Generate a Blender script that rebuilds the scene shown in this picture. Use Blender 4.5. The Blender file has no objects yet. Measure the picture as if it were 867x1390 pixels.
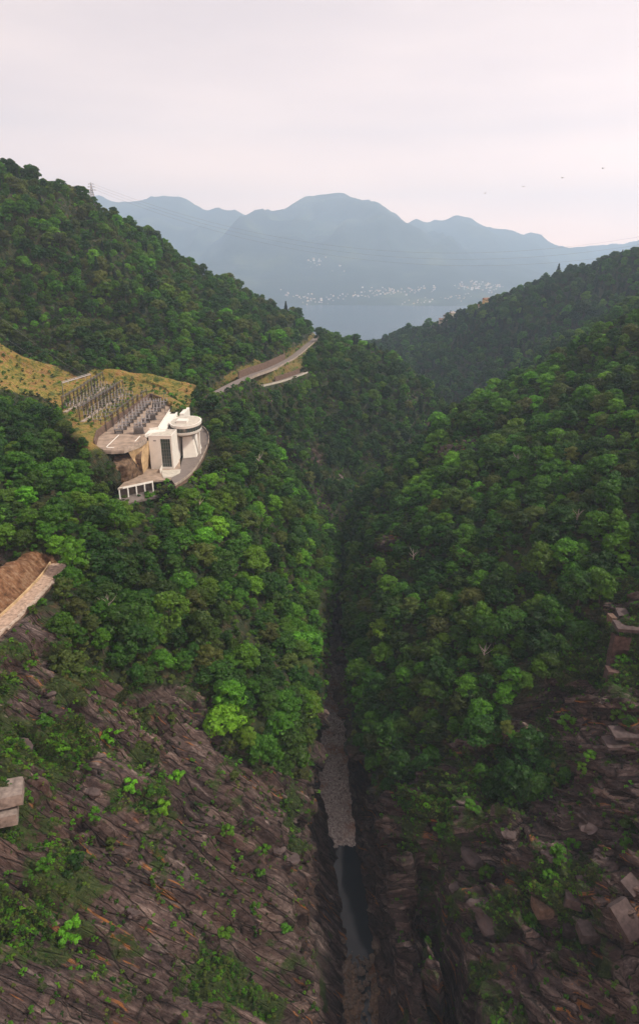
import bpy, math, random
import numpy as np
from mathutils import Vector, Matrix
from mathutils.bvhtree import BVHTree

S = bpy.context.scene
COL = S.collection
rng = np.random.default_rng(7)
random.seed(7)

# ------------------------------------------------------------------ camera frame (survey of the view)
F_PX, CU, CV = 867.0, 433.5, 695.0
PITCH = math.atan((695.0 - 358.0) / 867.0)
CP, SP = math.cos(PITCH), math.sin(PITCH)

def ray(u, v):
    a = (u - CU) / F_PX; b = -(v - CV) / F_PX
    return a, CP + b * SP, -SP + b * CP
def at_y(u, v, Y):                       # point of a bearing at forward distance Y
    a, dy, dz = ray(u, v); t = Y / dy
    return (a * t, Y, dz * t)
def at_z(u, v, Z):                       # point of a bearing on the level Z
    a, dy, dz = ray(u, v); t = Z / dz
    return (a * t, dy * t, Z)
def proj(p):
    p = np.atleast_2d(np.asarray(p, float))
    d = p[:, 1] * CP - p[:, 2] * SP
    up = p[:, 1] * SP + p[:, 2] * CP
    d = np.maximum(d, 1e-3)
    return np.stack([CU + F_PX * p[:, 0] / d, CV - F_PX * up / d, d], 1)
def inpoly(u, v, poly):
    u = np.asarray(u, float); v = np.asarray(v, float)
    ins = np.zeros(u.shape, bool); n = len(poly); j = n - 1
    for i in range(n):
        xi, yi = poly[i]; xj, yj = poly[j]
        if yi != yj:
            c = ((yi > v) != (yj > v)) & (u < (xj - xi) * (v - yi) / (yj - yi) + xi)
            ins ^= c
        j = i
    return ins

# ------------------------------------------------------------------ noise
def _hash(ix, iy, iz, seed):
    h = (ix * 374761393 + iy * 668265263 + iz * 2147483647 + seed * 974634777) & 0xffffffff
    h = ((h ^ (h >> 13)) * 1274126177) & 0xffffffff
    h = ((h ^ (h >> 16)) * 2246822519) & 0xffffffff
    return ((h ^ (h >> 15)) & 0xffffff) / float(0xffffff)
def vnoise(p, seed=0):
    i = np.floor(p).astype(np.int64); f = p - i; f = f * f * (3 - 2 * f)
    r = 0
    for dx in (0, 1):
        wx = f[:, 0] if dx else 1 - f[:, 0]
        for dy in (0, 1):
            wy = f[:, 1] if dy else 1 - f[:, 1]
            for dz in (0, 1):
                wz = f[:, 2] if dz else 1 - f[:, 2]
                r = r + wx * wy * wz * _hash(i[:, 0] + dx, i[:, 1] + dy, i[:, 2] + dz, seed)
    return r * 2 - 1
def fbm(p, octaves=4, seed=0, ridged=False):
    a, s, t = 1.0, 0.0, 0.0
    for o in range(octaves):
        n = vnoise(p * 2 ** o + o * 17.3, seed + o)
        if ridged: n = 1 - 2 * np.abs(n)
        s = s + a * n; t += a; a *= 0.5
    return s / t
def smooth(x, a, b):
    t = np.clip((x - a) / (b - a), 0, 1); return t * t * (3 - 2 * t)

# ------------------------------------------------------------------ object helpers
def tag(o, label=None, cat=None, group=None, kind=None):
    if label: o['label'] = label
    if cat: o['category'] = cat
    if group: o['group'] = group
    if kind: o['kind'] = kind
    return o
def link(o, parent=None):
    COL.objects.link(o)
    if parent is not None: o.parent = parent
    return o
def empty(name, loc=(0, 0, 0), rz=0.0):
    o = bpy.data.objects.new(name, None); o.location = loc; o.rotation_euler = (0, 0, rz)
    o.empty_display_size = 0.5
    return link(o)
def mesh_np(name, verts, faces, mats, smooth_=False, midx=None):
    """faces: (n,k) array"""
    me = bpy.data.meshes.new(name)
    verts = np.asarray(verts, np.float32); faces = np.asarray(faces, np.int32)
    n, k = faces.shape
    me.vertices.add(len(verts)); me.vertices.foreach_set('co', verts.ravel())
    me.loops.add(n * k); me.loops.foreach_set('vertex_index', faces.ravel())
    me.polygons.add(n); me.polygons.foreach_set('loop_start', np.arange(n, dtype=np.int32) * k)
    try: me.polygons.foreach_set('loop_total', np.full(n, k, np.int32))
    except Exception: pass
    if smooth_: me.polygons.foreach_set('use_smooth', np.ones(n, bool))
    for m in (mats if isinstance(mats, (list, tuple)) else [mats]): me.materials.append(m)
    if midx is not None: me.polygons.foreach_set('material_index', np.asarray(midx, np.int32))
    me.update(calc_edges=True)
    return me
def vattr(me, name, vals):
    a = me.attributes.new(name, 'FLOAT', 'POINT'); a.data.foreach_set('value', np.asarray(vals, np.float32))

class MB:
    """collects solid pieces of ONE part"""
    def __init__(s): s.v = []; s.f = []; s.m = []
    def add(s, vs, fs, mi=0):
        b = len(s.v); s.v += [tuple(map(float, q)) for q in vs]
        for f in fs: s.f.append(tuple(b + i for i in f)); s.m.append(mi)
        return s
    def box(s, c, size, rz=0.0, mi=0, taper=1.0):
        sx, sy, sz = size[0] / 2, size[1] / 2, size[2] / 2
        cr, sr = math.cos(rz), math.sin(rz); vs = []
        for z, k in ((-sz, 1.0), (sz, taper)):
            for x, y in ((-sx, -sy), (sx, -sy), (sx, sy), (-sx, sy)):
                x *= k; y *= k
                vs.append((c[0] + x * cr - y * sr, c[1] + x * sr + y * cr, c[2] + z))
        return s.add(vs, [(0, 3, 2, 1), (4, 5, 6, 7), (0, 1, 5, 4), (1, 2, 6, 5), (2, 3, 7, 6), (3, 0, 4, 7)], mi)
    def prism(s, poly, z0, z1, mi=0, side_mi=None):
        """poly of (x,y) or (x,y,z); z0<z1 offsets/levels"""
        a = 0
        for i in range(len(poly)):
            x1, y1 = poly[i][:2]; x2, y2 = poly[(i + 1) % len(poly)][:2]; a += x1 * y2 - x2 * y1
        if a < 0: poly = poly[::-1]
        n = len(poly)
        vs = [(p[0], p[1], z0) for p in poly] + [(p[0], p[1], z1) for p in poly]
        s.add(vs, [tuple(range(n, 2 * n))], mi)
        b = len(s.v) - 2 * n
        s.f.append(tuple(b + i for i in reversed(range(n)))); s.m.append(mi)
        for i in range(n):
            j = (i + 1) % n
            s.f.append((b + i, b + j, b + n + j, b + n + i)); s.m.append(mi if side_mi is None else side_mi)
        return s
    def tube(s, pts, r, n=6, mi=0, cap=True):
        pts = [Vector(p) for p in pts]; rs = r if isinstance(r, (list, tuple)) else [r] * len(pts)
        vs = []; fs = []
        for i, p in enumerate(pts):
            d = (pts[min(i + 1, len(pts) - 1)] - pts[max(i - 1, 0)]).normalized()
            x = d.orthogonal() if i == 0 else (x - d * x.dot(d))
            x.normalize(); y = d.cross(x)
            for k in range(n):
                a = 2 * math.pi * k / n
                vs.append(p + (x * math.cos(a) + y * math.sin(a)) * rs[i])
        for i in range(len(pts) - 1):
            for k in range(n):
                a, b = i * n + k, i * n + (k + 1) % n
                fs.append((a, b, b + n, a + n))
        if cap:
            fs.append(tuple(reversed(range(n)))); fs.append(tuple((len(pts) - 1) * n + k for k in range(n)))
        return s.add(vs, fs, mi)
    def build(s, name, mats, parent=None, smooth_=False):
        me = bpy.data.meshes.new(name)
        me.from_pydata(s.v, [], s.f)
        for m in (mats if isinstance(mats, (list, tuple)) else [mats]): me.materials.append(m)
        me.polygons.foreach_set('material_index', np.array(s.m, np.int32))
        if smooth_: me.polygons.foreach_set('use_smooth', np.ones(len(s.f), bool))
        me.update()
        return link(bpy.data.objects.new(name, me), parent)

def copy_tree(o, parent=None):
    c = o.copy(); COL.objects.link(c)
    if parent is not None: c.parent = parent
    for ch in list(o.children): copy_tree(ch, c)
    return c

# ------------------------------------------------------------------ materials
class NT:
    def __init__(s, name):
        s.m = bpy.data.materials.new(name); s.m.use_nodes = True
        s.t = s.m.node_tree; s.b = s.t.nodes['Principled BSDF']; s.out = s.t.nodes['Material Output']
        s.b.inputs['Specular IOR Level'].default_value = 0.25
    def n(s, typ, **kw):
        nd = s.t.nodes.new(typ)
        for k, v in kw.items():
            if k.startswith('i_'): nd.inputs[k[2:].replace('_', ' ')].default_value = v
            else: setattr(nd, k, v)
        return nd
    def l(s, a, b): s.t.links.new(a, b)
    def noise(s, scale, detail=4, rough=0.55, vec=None, dist=0.0):
        nd = s.n('ShaderNodeTexNoise'); nd.inputs['Scale'].default_value = scale
        nd.inputs['Detail'].default_value = detail; nd.inputs['Roughness'].default_value = rough
        nd.inputs['Distortion'].default_value = dist
        s.l(vec if vec is not None else s.obj(), nd.inputs['Vector']); return nd.outputs['Fac']
    def obj(s):
        if not hasattr(s, '_tc'): s._tc = s.n('ShaderNodeTexCoord')
        return s._tc.outputs['Object']
    def geo(s):
        g = s.n('ShaderNodeNewGeometry'); return g
    def mapping(s, rot=(0, 0, 0), scale=(1, 1, 1)):
        m = s.n('ShaderNodeMapping'); m.inputs['Rotation'].default_value = rot; m.inputs['Scale'].default_value = scale
        s.l(s.obj(), m.inputs['Vector']); return m.outputs[0]
    def ramp(s, fac, stops, interp='LINEAR'):
        r = s.n('ShaderNodeValToRGB'); r.color_ramp.interpolation = interp
        e = r.color_ramp.elements
        while len(e) < len(stops): e.new(0.5)
        for k, (p, c) in enumerate(stops):
            e[k].position = p; e[k].color = (*c, 1) if not np.isscalar(c) else (c, c, c, 1)
        s.l(fac, r.inputs[0]); return r.outputs[0]
    def mix(s, fac, a, b, mode='MIX'):
        m = s.n('ShaderNodeMix', data_type='RGBA', blend_type=mode)
        for val, idx in ((fac, 0), (a, 6), (b, 7)):
            if isinstance(val, (int, float)): m.inputs[idx].default_value = val
            elif isinstance(val, tuple): m.inputs[idx].default_value = (*val, 1)
            else: s.l(val, m.inputs[idx])
        return m.outputs[2]
    def math(s, op, a, b=None, clamp=False):
        m = s.n('ShaderNodeMath', operation=op); m.use_clamp = clamp
        for i, val in enumerate((a, b)):
            if val is None: continue
            if isinstance(val, (int, float)): m.inputs[i].default_value = val
            else: s.l(val, m.inputs[i])
        return m.outputs[0]
    def attr(s, name):
        a = s.n('ShaderNodeAttribute'); a.attribute_name = name; return a.outputs['Fac']
    def color(s, c, rough=0.8):
        if isinstance(c, tuple): s.b.inputs['Base Color'].default_value = (*c, 1)
        else: s.l(c, s.b.inputs['Base Color'])
        if isinstance(rough, (int, float)): s.b.inputs['Roughness'].default_value = rough
        else: s.l(rough, s.b.inputs['Roughness'])
        return s
    def bump(s, h, strength=0.5, dist=0.3):
        b = s.n('ShaderNodeBump'); b.inputs['Strength'].default_value = strength; b.inputs['Distance'].default_value = dist
        s.l(h, b.inputs['Height']); s.l(b.outputs[0], s.b.inputs['Normal']); return s

def simple(name, c, rough=0.7, var=0.15, scale=1.5, metallic=0.0, bump=0.0):
    t = NT(name); n = t.noise(scale, 5)
    lo = tuple(x * (1 - var) for x in c); hi = tuple(min(1, x * (1 + var)) for x in c)
    t.color(t.ramp(n, [(0.3, lo), (0.7, hi)]), rough); t.b.inputs['Metallic'].default_value = metallic
    if bump: t.bump(n, 0.5, bump)
    return t.m

def mat_terrain(name, bn, ld):
    """rock / forest soil / dry meadow, blended by the ground cover attributes"""
    t = NT(name)
    ln = math.sqrt(sum(q * q for q in bn)); bn = tuple(q / ln for q in bn)
    dt = t.n('ShaderNodeVectorMath', operation='DOT_PRODUCT'); t.l(t.obj(), dt.inputs[0]); dt.inputs[1].default_value = bn
    sc = t.n('ShaderNodeVectorMath', operation='SCALE'); sc.inputs[0].default_value = tuple(q * 3 for q in bn); t.l(dt.outputs['Value'], sc.inputs['Scale'])
    ad = t.n('ShaderNodeVectorMath', operation='ADD'); t.l(t.obj(), ad.inputs[0]); t.l(sc.outputs[0], ad.inputs[1])
    dl = t.n('ShaderNodeVectorMath', operation='DOT_PRODUCT'); t.l(t.obj(), dl.inputs[0]); dl.inputs[1].default_value = ld
    sl_ = t.n('ShaderNodeVectorMath', operation='SCALE'); sl_.inputs[0].default_value = tuple(-0.50 * q for q in ld); t.l(dl.outputs['Value'], sl_.inputs['Scale'])
    al = t.n('ShaderNodeVectorMath', operation='ADD'); t.l(ad.outputs[0], al.inputs[0]); t.l(sl_.outputs[0], al.inputs[1]); bed = al.outputs[0]
    strata = t.noise(0.13, 9, 0.66, bed, 0.5)
    fine = t.noise(0.8, 8, 0.72, t.obj(), 0.4)
    big = t.noise(0.035, 3, 0.5)
    rock = t.ramp(strata, [(0.34, (0.022, 0.014, 0.016)), (0.46, (0.078, 0.055, 0.054)), (0.56, (0.135, 0.102, 0.096)), (0.68, (0.30, 0.245, 0.23))])
    rock2 = t.ramp(fine, [(0.3, (0.33, 0.30, 0.30)), (0.6, (1.0, 1.0, 1.0)), (0.75, (1.5, 1.42, 1.35))])
    rock = t.mix(1.0, rock, rock2, 'MULTIPLY')
    rock = t.mix(t.ramp(big, [(0.45, 0.0), (0.65, 0.35)]), rock, (0.105, 0.058, 0.042))
    # joints and fractures
    vc = t.n('ShaderNodeTexVoronoi', feature='DISTANCE_TO_EDGE'); vc.inputs['Scale'].default_value = 0.10; t.l(bed, vc.inputs['Vector'])
    vc2 = t.n('ShaderNodeTexVoronoi', feature='DISTANCE_TO_EDGE'); vc2.inputs['Scale'].default_value = 0.33; t.l(bed, vc2.inputs['Vector'])
    vcell = t.n('ShaderNodeTexVoronoi'); vcell.inputs['Scale'].default_value = 0.10; t.l(bed, vcell.inputs['Vector'])
    rock = t.mix(1.0, rock, t.ramp(vcell.outputs['Color'], [(0.1, (0.55, 0.52, 0.55)), (0.9, (1.45, 1.4, 1.35))]), 'MULTIPLY')
    crk = t.math('MULTIPLY', t.ramp(vc.outputs['Distance'], [(0.0, 0.15), (0.045, 1.0)]), t.ramp(vc2.outputs['Distance'], [(0.0, 0.62), (0.05, 1.0)]))
    rock = t.mix(1.0, rock, crk, 'MULTIPLY')
    # ochre streaks along the bedding
    sc2 = t.n('ShaderNodeVectorMath', operation='SCALE'); sc2.inputs[0].default_value = tuple(q * 11 for q in bn); t.l(dt.outputs['Value'], sc2.inputs['Scale'])
    ad2 = t.n('ShaderNodeVectorMath', operation='ADD'); t.l(t.obj(), ad2.inputs[0]); t.l(sc2.outputs[0], ad2.inputs[1])
    st = t.noise(0.06, 6, 0.62, ad2.outputs[0], 0.5)
    om = t.math('MULTIPLY', t.ramp(st, [(0.60, 0.0), (0.645, 1.0)]), t.ramp(t.noise(0.06, 2), [(0.46, 0.0), (0.56, 0.9)]))
    rock = t.mix(om, rock, (0.34, 0.135, 0.035))
    # pale lichen
    li = t.ramp(t.noise(2.6, 5, 0.7), [(0.66, 0.0), (0.74, 0.6)])
    rock = t.mix(li, rock, (0.26, 0.23, 0.20))
    # moss and short herbs
    gn = t.noise(0.16, 7, 0.68)
    gsum = t.math('ADD', gn, t.math('MULTIPLY', t.attr('green'), 0.42))
    gm = t.ramp(gsum, [(0.70, 0.0), (0.76, 0.9)])
    moss = t.ramp(t.noise(1.6, 5, 0.7), [(0.3, (0.012, 0.028, 0.006)), (0.55, (0.035, 0.065, 0.012)), (0.75, (0.10, 0.095, 0.025))])
    rock = t.mix(gm, rock, moss)
    soil = t.ramp(t.noise(0.35, 6, 0.65), [(0.3, (0.012, 0.020, 0.008)), (0.52, (0.028, 0.040, 0.014)), (0.7, (0.085, 0.050, 0.026))])
    dry = t.ramp(t.noise(0.13, 9, 0.78), [(0.36, (0.035, 0.075, 0.012)), (0.45, (0.13, 0.14, 0.025)), (0.51, (0.27, 0.21, 0.045)), (0.57, (0.31, 0.18, 0.06)), (0.64, (0.18, 0.10, 0.05)), (0.72, (0.40, 0.28, 0.16))])
    earth = t.ramp(t.noise(0.5, 7, 0.7), [(0.35, (0.10, 0.045, 0.025)), (0.5, (0.26, 0.12, 0.06)), (0.62, (0.38, 0.24, 0.15))])
    dry = t.mix(t.attr('earth'), dry, earth)
    c = t.mix(t.attr('rock'), soil, rock)
    c = t.mix(t.attr('meadow'), c, dry)
    t.color(c, 0.82)
    h = t.math('ADD', t.math('ADD', t.math('MULTIPLY', strata, 1.0), t.math('MULTIPLY', fine, 0.5)), t.math('MULTIPLY', crk, 0.35))
    t.bump(h, 1.0, 1.6)
    return t.m

def mat_leaf(name, c_lo, c_hi, warm):
    t = NT(name)
    oi = t.n('ShaderNodeObjectInfo'); rnd = oi.outputs['Random']
    leaf = t.attr('tint')
    c = t.mix(leaf, c_lo, c_hi)
    c = t.mix(t.ramp(rnd, [(0.0, 0.0), (0.45, 0.05), (1.0, 0.55)]), c, warm)
    v = t.math('ADD', t.math('MULTIPLY', t.math('FRACT', t.math('MULTIPLY', rnd, 7.31)), 0.85), 0.55)
    hsv = t.n('ShaderNodeHueSaturation'); t.l(c, hsv.inputs['Color']); t.l(v, hsv.inputs['Value'])
    t.color(hsv.outputs[0], 0.55)
    tr = t.n('ShaderNodeBsdfTranslucent'); t.l(hsv.outputs[0], tr.inputs['Color'])
    mx = t.n('ShaderNodeMixShader'); mx.inputs[0].default_value = 0.36
    t.l(t.b.outputs[0], mx.inputs[1]); t.l(tr.outputs[0], mx.inputs[2]); t.l(mx.outputs[0], t.out.inputs['Surface'])
    return t.m

M = {}
BED_L, BED_R = (0.32, 1.0, 0.31), (-0.22, 0.35, 0.91)
LIN_L, LIN_R = (0.69, 0.0, -0.724), (0.76, -0.55, 0.35)
M['ground'] = mat_terrain('gorge_ground_left', BED_L, LIN_L); M['ground_r'] = mat_terrain('gorge_ground_right', BED_R, LIN_R)
M['leaf_dark'] = mat_leaf('leaves_dark_green', (0.006, 0.036, 0.004), (0.032, 0.112, 0.010), (0.062, 0.098, 0.010))
M['leaf_mid'] = mat_leaf('leaves_mid_green', (0.012, 0.064, 0.004), (0.072, 0.215, 0.011), (0.125, 0.180, 0.012))
M['leaf_fresh'] = mat_leaf('leaves_fresh_green', (0.024, 0.105, 0.005), (0.115, 0.345, 0.015), (0.15, 0.28, 0.014))
M['leaf_olive'] = mat_leaf('leaves_olive', (0.026, 0.052, 0.009), (0.100, 0.150, 0.024), (0.13, 0.135, 0.028))
M['needle'] = mat_leaf('needles_dark', (0.007, 0.022, 0.008), (0.020, 0.052, 0.018), (0.030, 0.050, 0.016))
M['bark'] = simple('bark', (0.075, 0.058, 0.045), 0.9, 0.4, 3.0)
M['white'] = simple('white_render', (0.66, 0.635, 0.59), 0.75, 0.07, 0.35)
M['roof_grey'] = simple('roof_gravel', (0.44, 0.41, 0.36), 0.9, 0.2, 0.6)
M['concrete'] = simple('weathered_concrete', (0.30, 0.25, 0.21), 0.9, 0.35, 0.35)
M['concrete_dark'] = simple('stained_concrete', (0.16, 0.13, 0.115), 0.9, 0.4, 0.4)
M['asphalt'] = simple('road_asphalt', (0.16, 0.135, 0.125), 0.92, 0.2, 0.5)
M['pave'] = simple('terrace_paving', (0.28, 0.215, 0.17), 0.92, 0.35, 0.3)
M['steel'] = simple('galvanised_steel', (0.20, 0.19, 0.19), 0.5, 0.2, 2.0, 0.5)
M['steel_dark'] = simple('rusted_steel', (0.085, 0.065, 0.055), 0.7, 0.3, 2.0, 0.2)
M['porcelain'] = simple('porcelain', (0.36, 0.33, 0.33), 0.3, 0.1, 2.0)
M['brown_porcelain'] = simple('brown_porcelain', (0.12, 0.055, 0.04), 0.3, 0.1, 2.0)
M['paint'] = simple('white_paint', (0.75, 0.74, 0.70), 0.7, 0.1, 2.0)
M['sand'] = simple('bare_sandy_rock', (0.46, 0.33, 0.19), 0.9, 0.3, 0.45, bump=0.6)
M['masonry'] = simple('old_masonry', (0.085, 0.052, 0.047), 0.9, 0.5, 0.8, bump=0.4)
M['brownrock'] = simple('brown_rock', (0.13, 0.085, 0.055), 0.9, 0.6, 0.6, bump=1.2)
M['slab_dark'] = simple('dark_stone_slab', (0.070, 0.052, 0.052), 0.88, 0.4, 0.9, bump=0.25)
M['wallstone'] = simple('wall_stone', (0.13, 0.085, 0.065), 0.9, 0.4, 0.9, bump=0.4)
M['slab'] = simple('slab_concrete', (0.19, 0.155, 0.14), 0.88, 0.45, 0.7, bump=0.15)
M['wire'] = simple('wire_aluminium', (0.22, 0.22, 0.23), 0.4, 0.05, 1.0, 0.3)
def mat_glass():
    t = NT('window_glass'); t.color((0.05, 0.07, 0.065), 0.08); t.b.inputs['Specular IOR Level'].default_value = 0.6
    return t.m
M['glass'] = mat_glass()
HAZE = 1.5e-4; SKY_STR = 0.125; SUN_STR = 3.2; EXPO = 0.55; SUN_ANG = 6; HCOL = (0.60, 0.79, 1.0)
VEIL = 0.85; VEIL0 = (4.6, 3.72, 3.5); VEIL1 = (6.4, 5.15, 4.5); GLOW = (4.2, 3.1, 2.4); GLOW2 = (2.2, 1.75, 1.45); GLOW3 = (1.4, 1.25, 1.17)

# ------------------------------------------------------------------ terrain
def interp_rows(keys, rows, y):
    """Catmull-Rom through key rows; rows: (nk, k, c)"""
    keys = np.asarray(keys, float); rows = np.asarray(rows, float)
    m = np.zeros_like(rows)
    for i in range(len(keys)):
        a, b = max(i - 1, 0), min(i + 1, len(keys) - 1)
        m[i] = (rows[b] - rows[a]) / (keys[b] - keys[a])
    i = np.clip(np.searchsorted(keys, y) - 1, 0, len(keys) - 2)
    h = keys[i + 1] - keys[i]; t = (y - keys[i]) / h
    t = t[:, None, None]; h = h[:, None, None]
    return ((2*t**3 - 3*t**2 + 1) * rows[i] + (t**3 - 2*t**2 + t) * h * m[i]
            + (-2*t**3 + 3*t**2) * rows[i+1] + (t**3 - t**2) * h * m[i+1])
def resample(ctrl, n, dens):
    """ctrl (ny,k,2) -> (ny,n,2): rounded polyline, n points by weighted arc length"""
    ny, k, _ = ctrl.shape
    sub = 12; tt = np.arange((k - 1) * sub + 1) / sub
    idx = np.clip(tt.astype(int), 0, k - 2); f = (tt - idx)[None, :, None]
    p = ctrl
    def tan(j):
        a = np.clip(j - 1, 0, k - 1); b = np.clip(j + 1, 0, k - 1)
        return (p[:, b] - p[:, a]) / 2 * 0.75
    fine = ((2*f**3 - 3*f**2 + 1) * p[:, idx] + (f**3 - 2*f**2 + f) * tan(idx)
            + (-2*f**3 + 3*f**2) * p[:, idx + 1] + (f**3 - f**2) * tan(idx + 1))
    w = np.interp(tt[:-1] + 0.5 / sub, np.arange(len(dens)) + 0.5, dens)
    seg = np.linalg.norm(np.diff(fine, axis=1), axis=2) * w[None, :]
    s = np.concatenate([np.zeros((ny, 1)), np.cumsum(seg, 1)], 1)
    out = np.zeros((ny, n, 2))
    for j in range(ny):
        q = np.linspace(0, s[j, -1], n)
        for c in (0, 1): out[j, :, c] = np.interp(q, s[j], fine[j, :, c])
    return out

RIVER = np.array([(40, 16), (130, 13), (150, 14), (190, 10.8), (220, 7.7), (290, 7.5), (340, 10.3), (400, 17), (450, 38), (500, 78), (560, 140), (620, 172), (900, 180)], float)
RHALF = np.array([(40, 7), (150, 4.3), (167, 4.6), (235, 7.2), (290, 6.2), (330, 4.8), (352, 2.2), (400, 1.2), (900, 1.5)], float)
def river_x(y): return np.interp(y, RIVER[:, 0], RIVER[:, 1])
def river_w(y): return np.interp(y, RHALF[:, 0], RHALF[:, 1])

LEFT = {   # lip, then up the slope:  (X, Z)
 40: [(-14,-180),(-48,-152),(-88,-112),(-125,-78),(-200,-15),(-290,60),(-350,60)],
 100:[(-11,-176),(-40,-150),(-70,-121),(-100,-93),(-170,-30),(-260,50),(-330,60)],
 150:[(-8,-174),(-32,-147),(-58,-119),(-84,-93),(-112,-80),(-230,20),(-330,90)],
 200:[(-4,-171),(-28,-143),(-54,-114),(-82,-91),(-125,-84),(-240,0),(-340,80)],
 250:[(-1,-172),(-23,-140),(-42,-112),(-62,-94),(-120,-83),(-180,-74),(-320,40)],
 300:[(2,-174),(-14,-138),(-32,-107),(-54,-89),(-110,-77),(-170,-74),(-320,40)],
 350:[(8.4,-176),(-7,-140),(-25,-108),(-53,-86),(-115,-73),(-165,-69),(-330,40)],
 400:[(15.5,-180),(-10,-162),(-40,-128),(-62,-86),(-120,-69),(-200,-50),(-340,55)],
 450:[(36,-184),(6,-162),(-24,-124),(-49,-77),(-122,-55),(-210,0),(-340,95)],
 500:[(60,-186),(38,-158),(4,-112),(-30,-75),(-115,-32),(-218,54),(-330,75)],
 560:[(122,-160),(106,-128),(40,-96),(-20,-74),(-98,-38),(-192,38),(-300,20)],
 620:[(132,-158),(72,-92),(36,-80),(-10,-74),(-76,-34),(-152,4),(-260,-60)],
 680:[(140,-178),(72,-118),(34,-88),(-2,-75),(-46,-56),(-97,-28),(-200,-90)],
 740:[(140,-195),(72,-140),(32,-112),(6,-92),(-20,-70),(-43,-58),(-140,-120)],
 800:[(140,-210),(70,-165),(30,-140),(0,-118),(-30,-106),(-60,-100),(-140,-140)],
 900:[(140,-235),(70,-225),(30,-215),(0,-208),(-30,-200),(-60,-200),(-140,-200)]}
RIGHT = {
 40: [(31,-185),(58,-156),(88,-126),(122,-94),(200,-20),(300,60)],
 100:[(30,-183),(50,-162),(72,-142),(100,-114),(170,-52),(290,50)],
 145:[(28,-181),(44,-166),(62,-151),(92,-126),(160,-62),(280,50)],
 190:[(20,-180),(42,-158),(66,-138),(100,-115),(160,-65),(280,40)],
 240:[(15,-180),(33,-148),(66,-124),(110,-99),(165,-59),(280,30)],
 300:[(17,-180),(33,-143),(68,-113),(112,-91),(170,-52),(280,22)],
 350:[(15,-180),(36,-139),(72,-106),(122,-83),(180,-40),(290,28)],
 390:[(18.5,-180),(42,-134),(80,-102),(126,-78),(188,-38),(290,12)],
 430:[(33,-182),(56,-136),(88,-104),(131,-80),(205,-44),(300,-6)],
 460:[(47,-186),(77,-146),(93,-118),(140,-96),(215,-66),(300,-36)],
 520:[(118,-200),(130,-190),(150,-176),(180,-150),(240,-112),(320,-80)],
 600:[(160,-215),(175,-212),(195,-208),(220,-200),(260,-190),(330,-180)],
 900:[(180,-235),(190,-232),(205,-228),(225,-220),(260,-215),(330,-210)]}

def y_rows(spec):
    out = []
    for a, b, st in spec: out.append(np.arange(a, b, st))
    return np.concatenate(out)

# things cut into the slopes --------------------------------------------------
def zp(zx, zy): return (120 + zx * 0.2076, 520 + zy * 0.2076)
def zpw(zx, zy, Z):
    u, v = zp(zx, zy); return at_z(u, v, Z)
ZT, ZB = -71.0, -85.0                     # terrace and lower road levels of the power station
TERR = [zpw(*q, ZT)[:2] for q in ((30, 440), (150, 447), (235, 442), (330, 408), (385, 372), (372, 338), (470, 290), (548, 158), (470, 130), (395, 100), (50, 352))]
ROAD1 = [(at_z(u, v, -72)[0], at_z(u, v, -72)[1]) for u, v in ((434, 455), (425, 462), (413, 472), (398, 484), (380, 494), (362, 502), (342, 509), (318, 520), (288, 536))]
ROAD2 = [(at_z(u, v, -80)[0], at_z(u, v, -80)[1]) for u, v in ((414, 505), (398, 511), (380, 517), (355, 523), (325, 529), (296, 535))]
LOWER = [zpw(*q, ZB)[:2] for q in ((570, 672), (640, 628), (706, 560), (752, 480), (790, 390), (788, 335), (752, 290), (700, 300), (690, 360), (672, 430), (620, 470), (598, 560), (540, 625))]
FORE = [zpw(*q, ZB)[:2] for q in ((190, 690), (420, 640), (545, 630), (600, 565), (600, 470), (520, 440), (400, 500), (330, 590), (240, 640))]
PATHL = [at_z(u, v, -90.5)[:2] for u, v in ((-60, 900), (0, 850), (38, 815), (66, 785), (80, 765))]

def seg_dist(x, y, line):
    best = np.full(x.shape, 1e9)
    for (x1, y1), (x2, y2) in zip(line[:-1], line[1:]):
        dx, dy = x2 - x1, y2 - y1
        t = np.clip(((x - x1) * dx + (y - y1) * dy) / (dx * dx + dy * dy), 0, 1)
        best = np.minimum(best, np.hypot(x - x1 - t * dx, y - y1 - t * dy))
    return best
def poly_sd(x, y, poly):
    d = seg_dist(x, y, list(poly) + [poly[0]])
    return np.where(inpoly(x, y, poly), -d, d)
def cut(P, flat, d, level, w0, w1, up=True, down=True):
    """bend the ground to a level near a line or area; flat returns how calm the ground must be"""
    k = 1 - smooth(d, w0, w1)
    z = P[:, 2]; tgt = level + 0 * z
    nz = z * (1 - k) + tgt * k
    if not down: nz = np.minimum(z, nz)
    if not up: nz = np.maximum(z, nz)
    P[:, 2] = nz
    return np.maximum(flat, k)

FOREST_LO_L = [(-300, 780), (0, 858), (60, 845), (85, 905), (130, 932), (170, 940), (230, 925), (285, 965), (300, 1010), (330, 1045), (372, 1062), (410, 1075), (424, 1000), (436, 900), (448, 830), (452, 770)]
ROCK_L = FOREST_LO_L + [(480, 2400), (-1500, 2400), (-1500, 780)]
ROCK_R = [(460, 800), (474, 870), (484, 960), (488, 1040), (500, 1090), (552, 1085), (578, 1060), (612, 1040), (645, 1012), (690, 968), (735, 940), (765, 900), (790, 850), (840, 815), (900, 810), (1500, 700), (2400, 2400), (480, 2400)]
CLUMP = [(662, 1030), (700, 1022), (760, 1050), (750, 1095), (690, 1108), (665, 1080)]
STRIP = [(548, 1085), (600, 1050), (650, 1030), (640, 1110), (618, 1200), (600, 1290), (575, 1290), (570, 1190)]
MEADOW = [(-60, 455), (0, 474), (40, 494), (75, 507), (108, 522), (150, 514), (205, 518), (245, 528), (262, 552), (250, 560), (205, 541), (132, 592), (122, 600), (88, 556), (55, 542), (0, 532), (-60, 528)]
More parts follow.
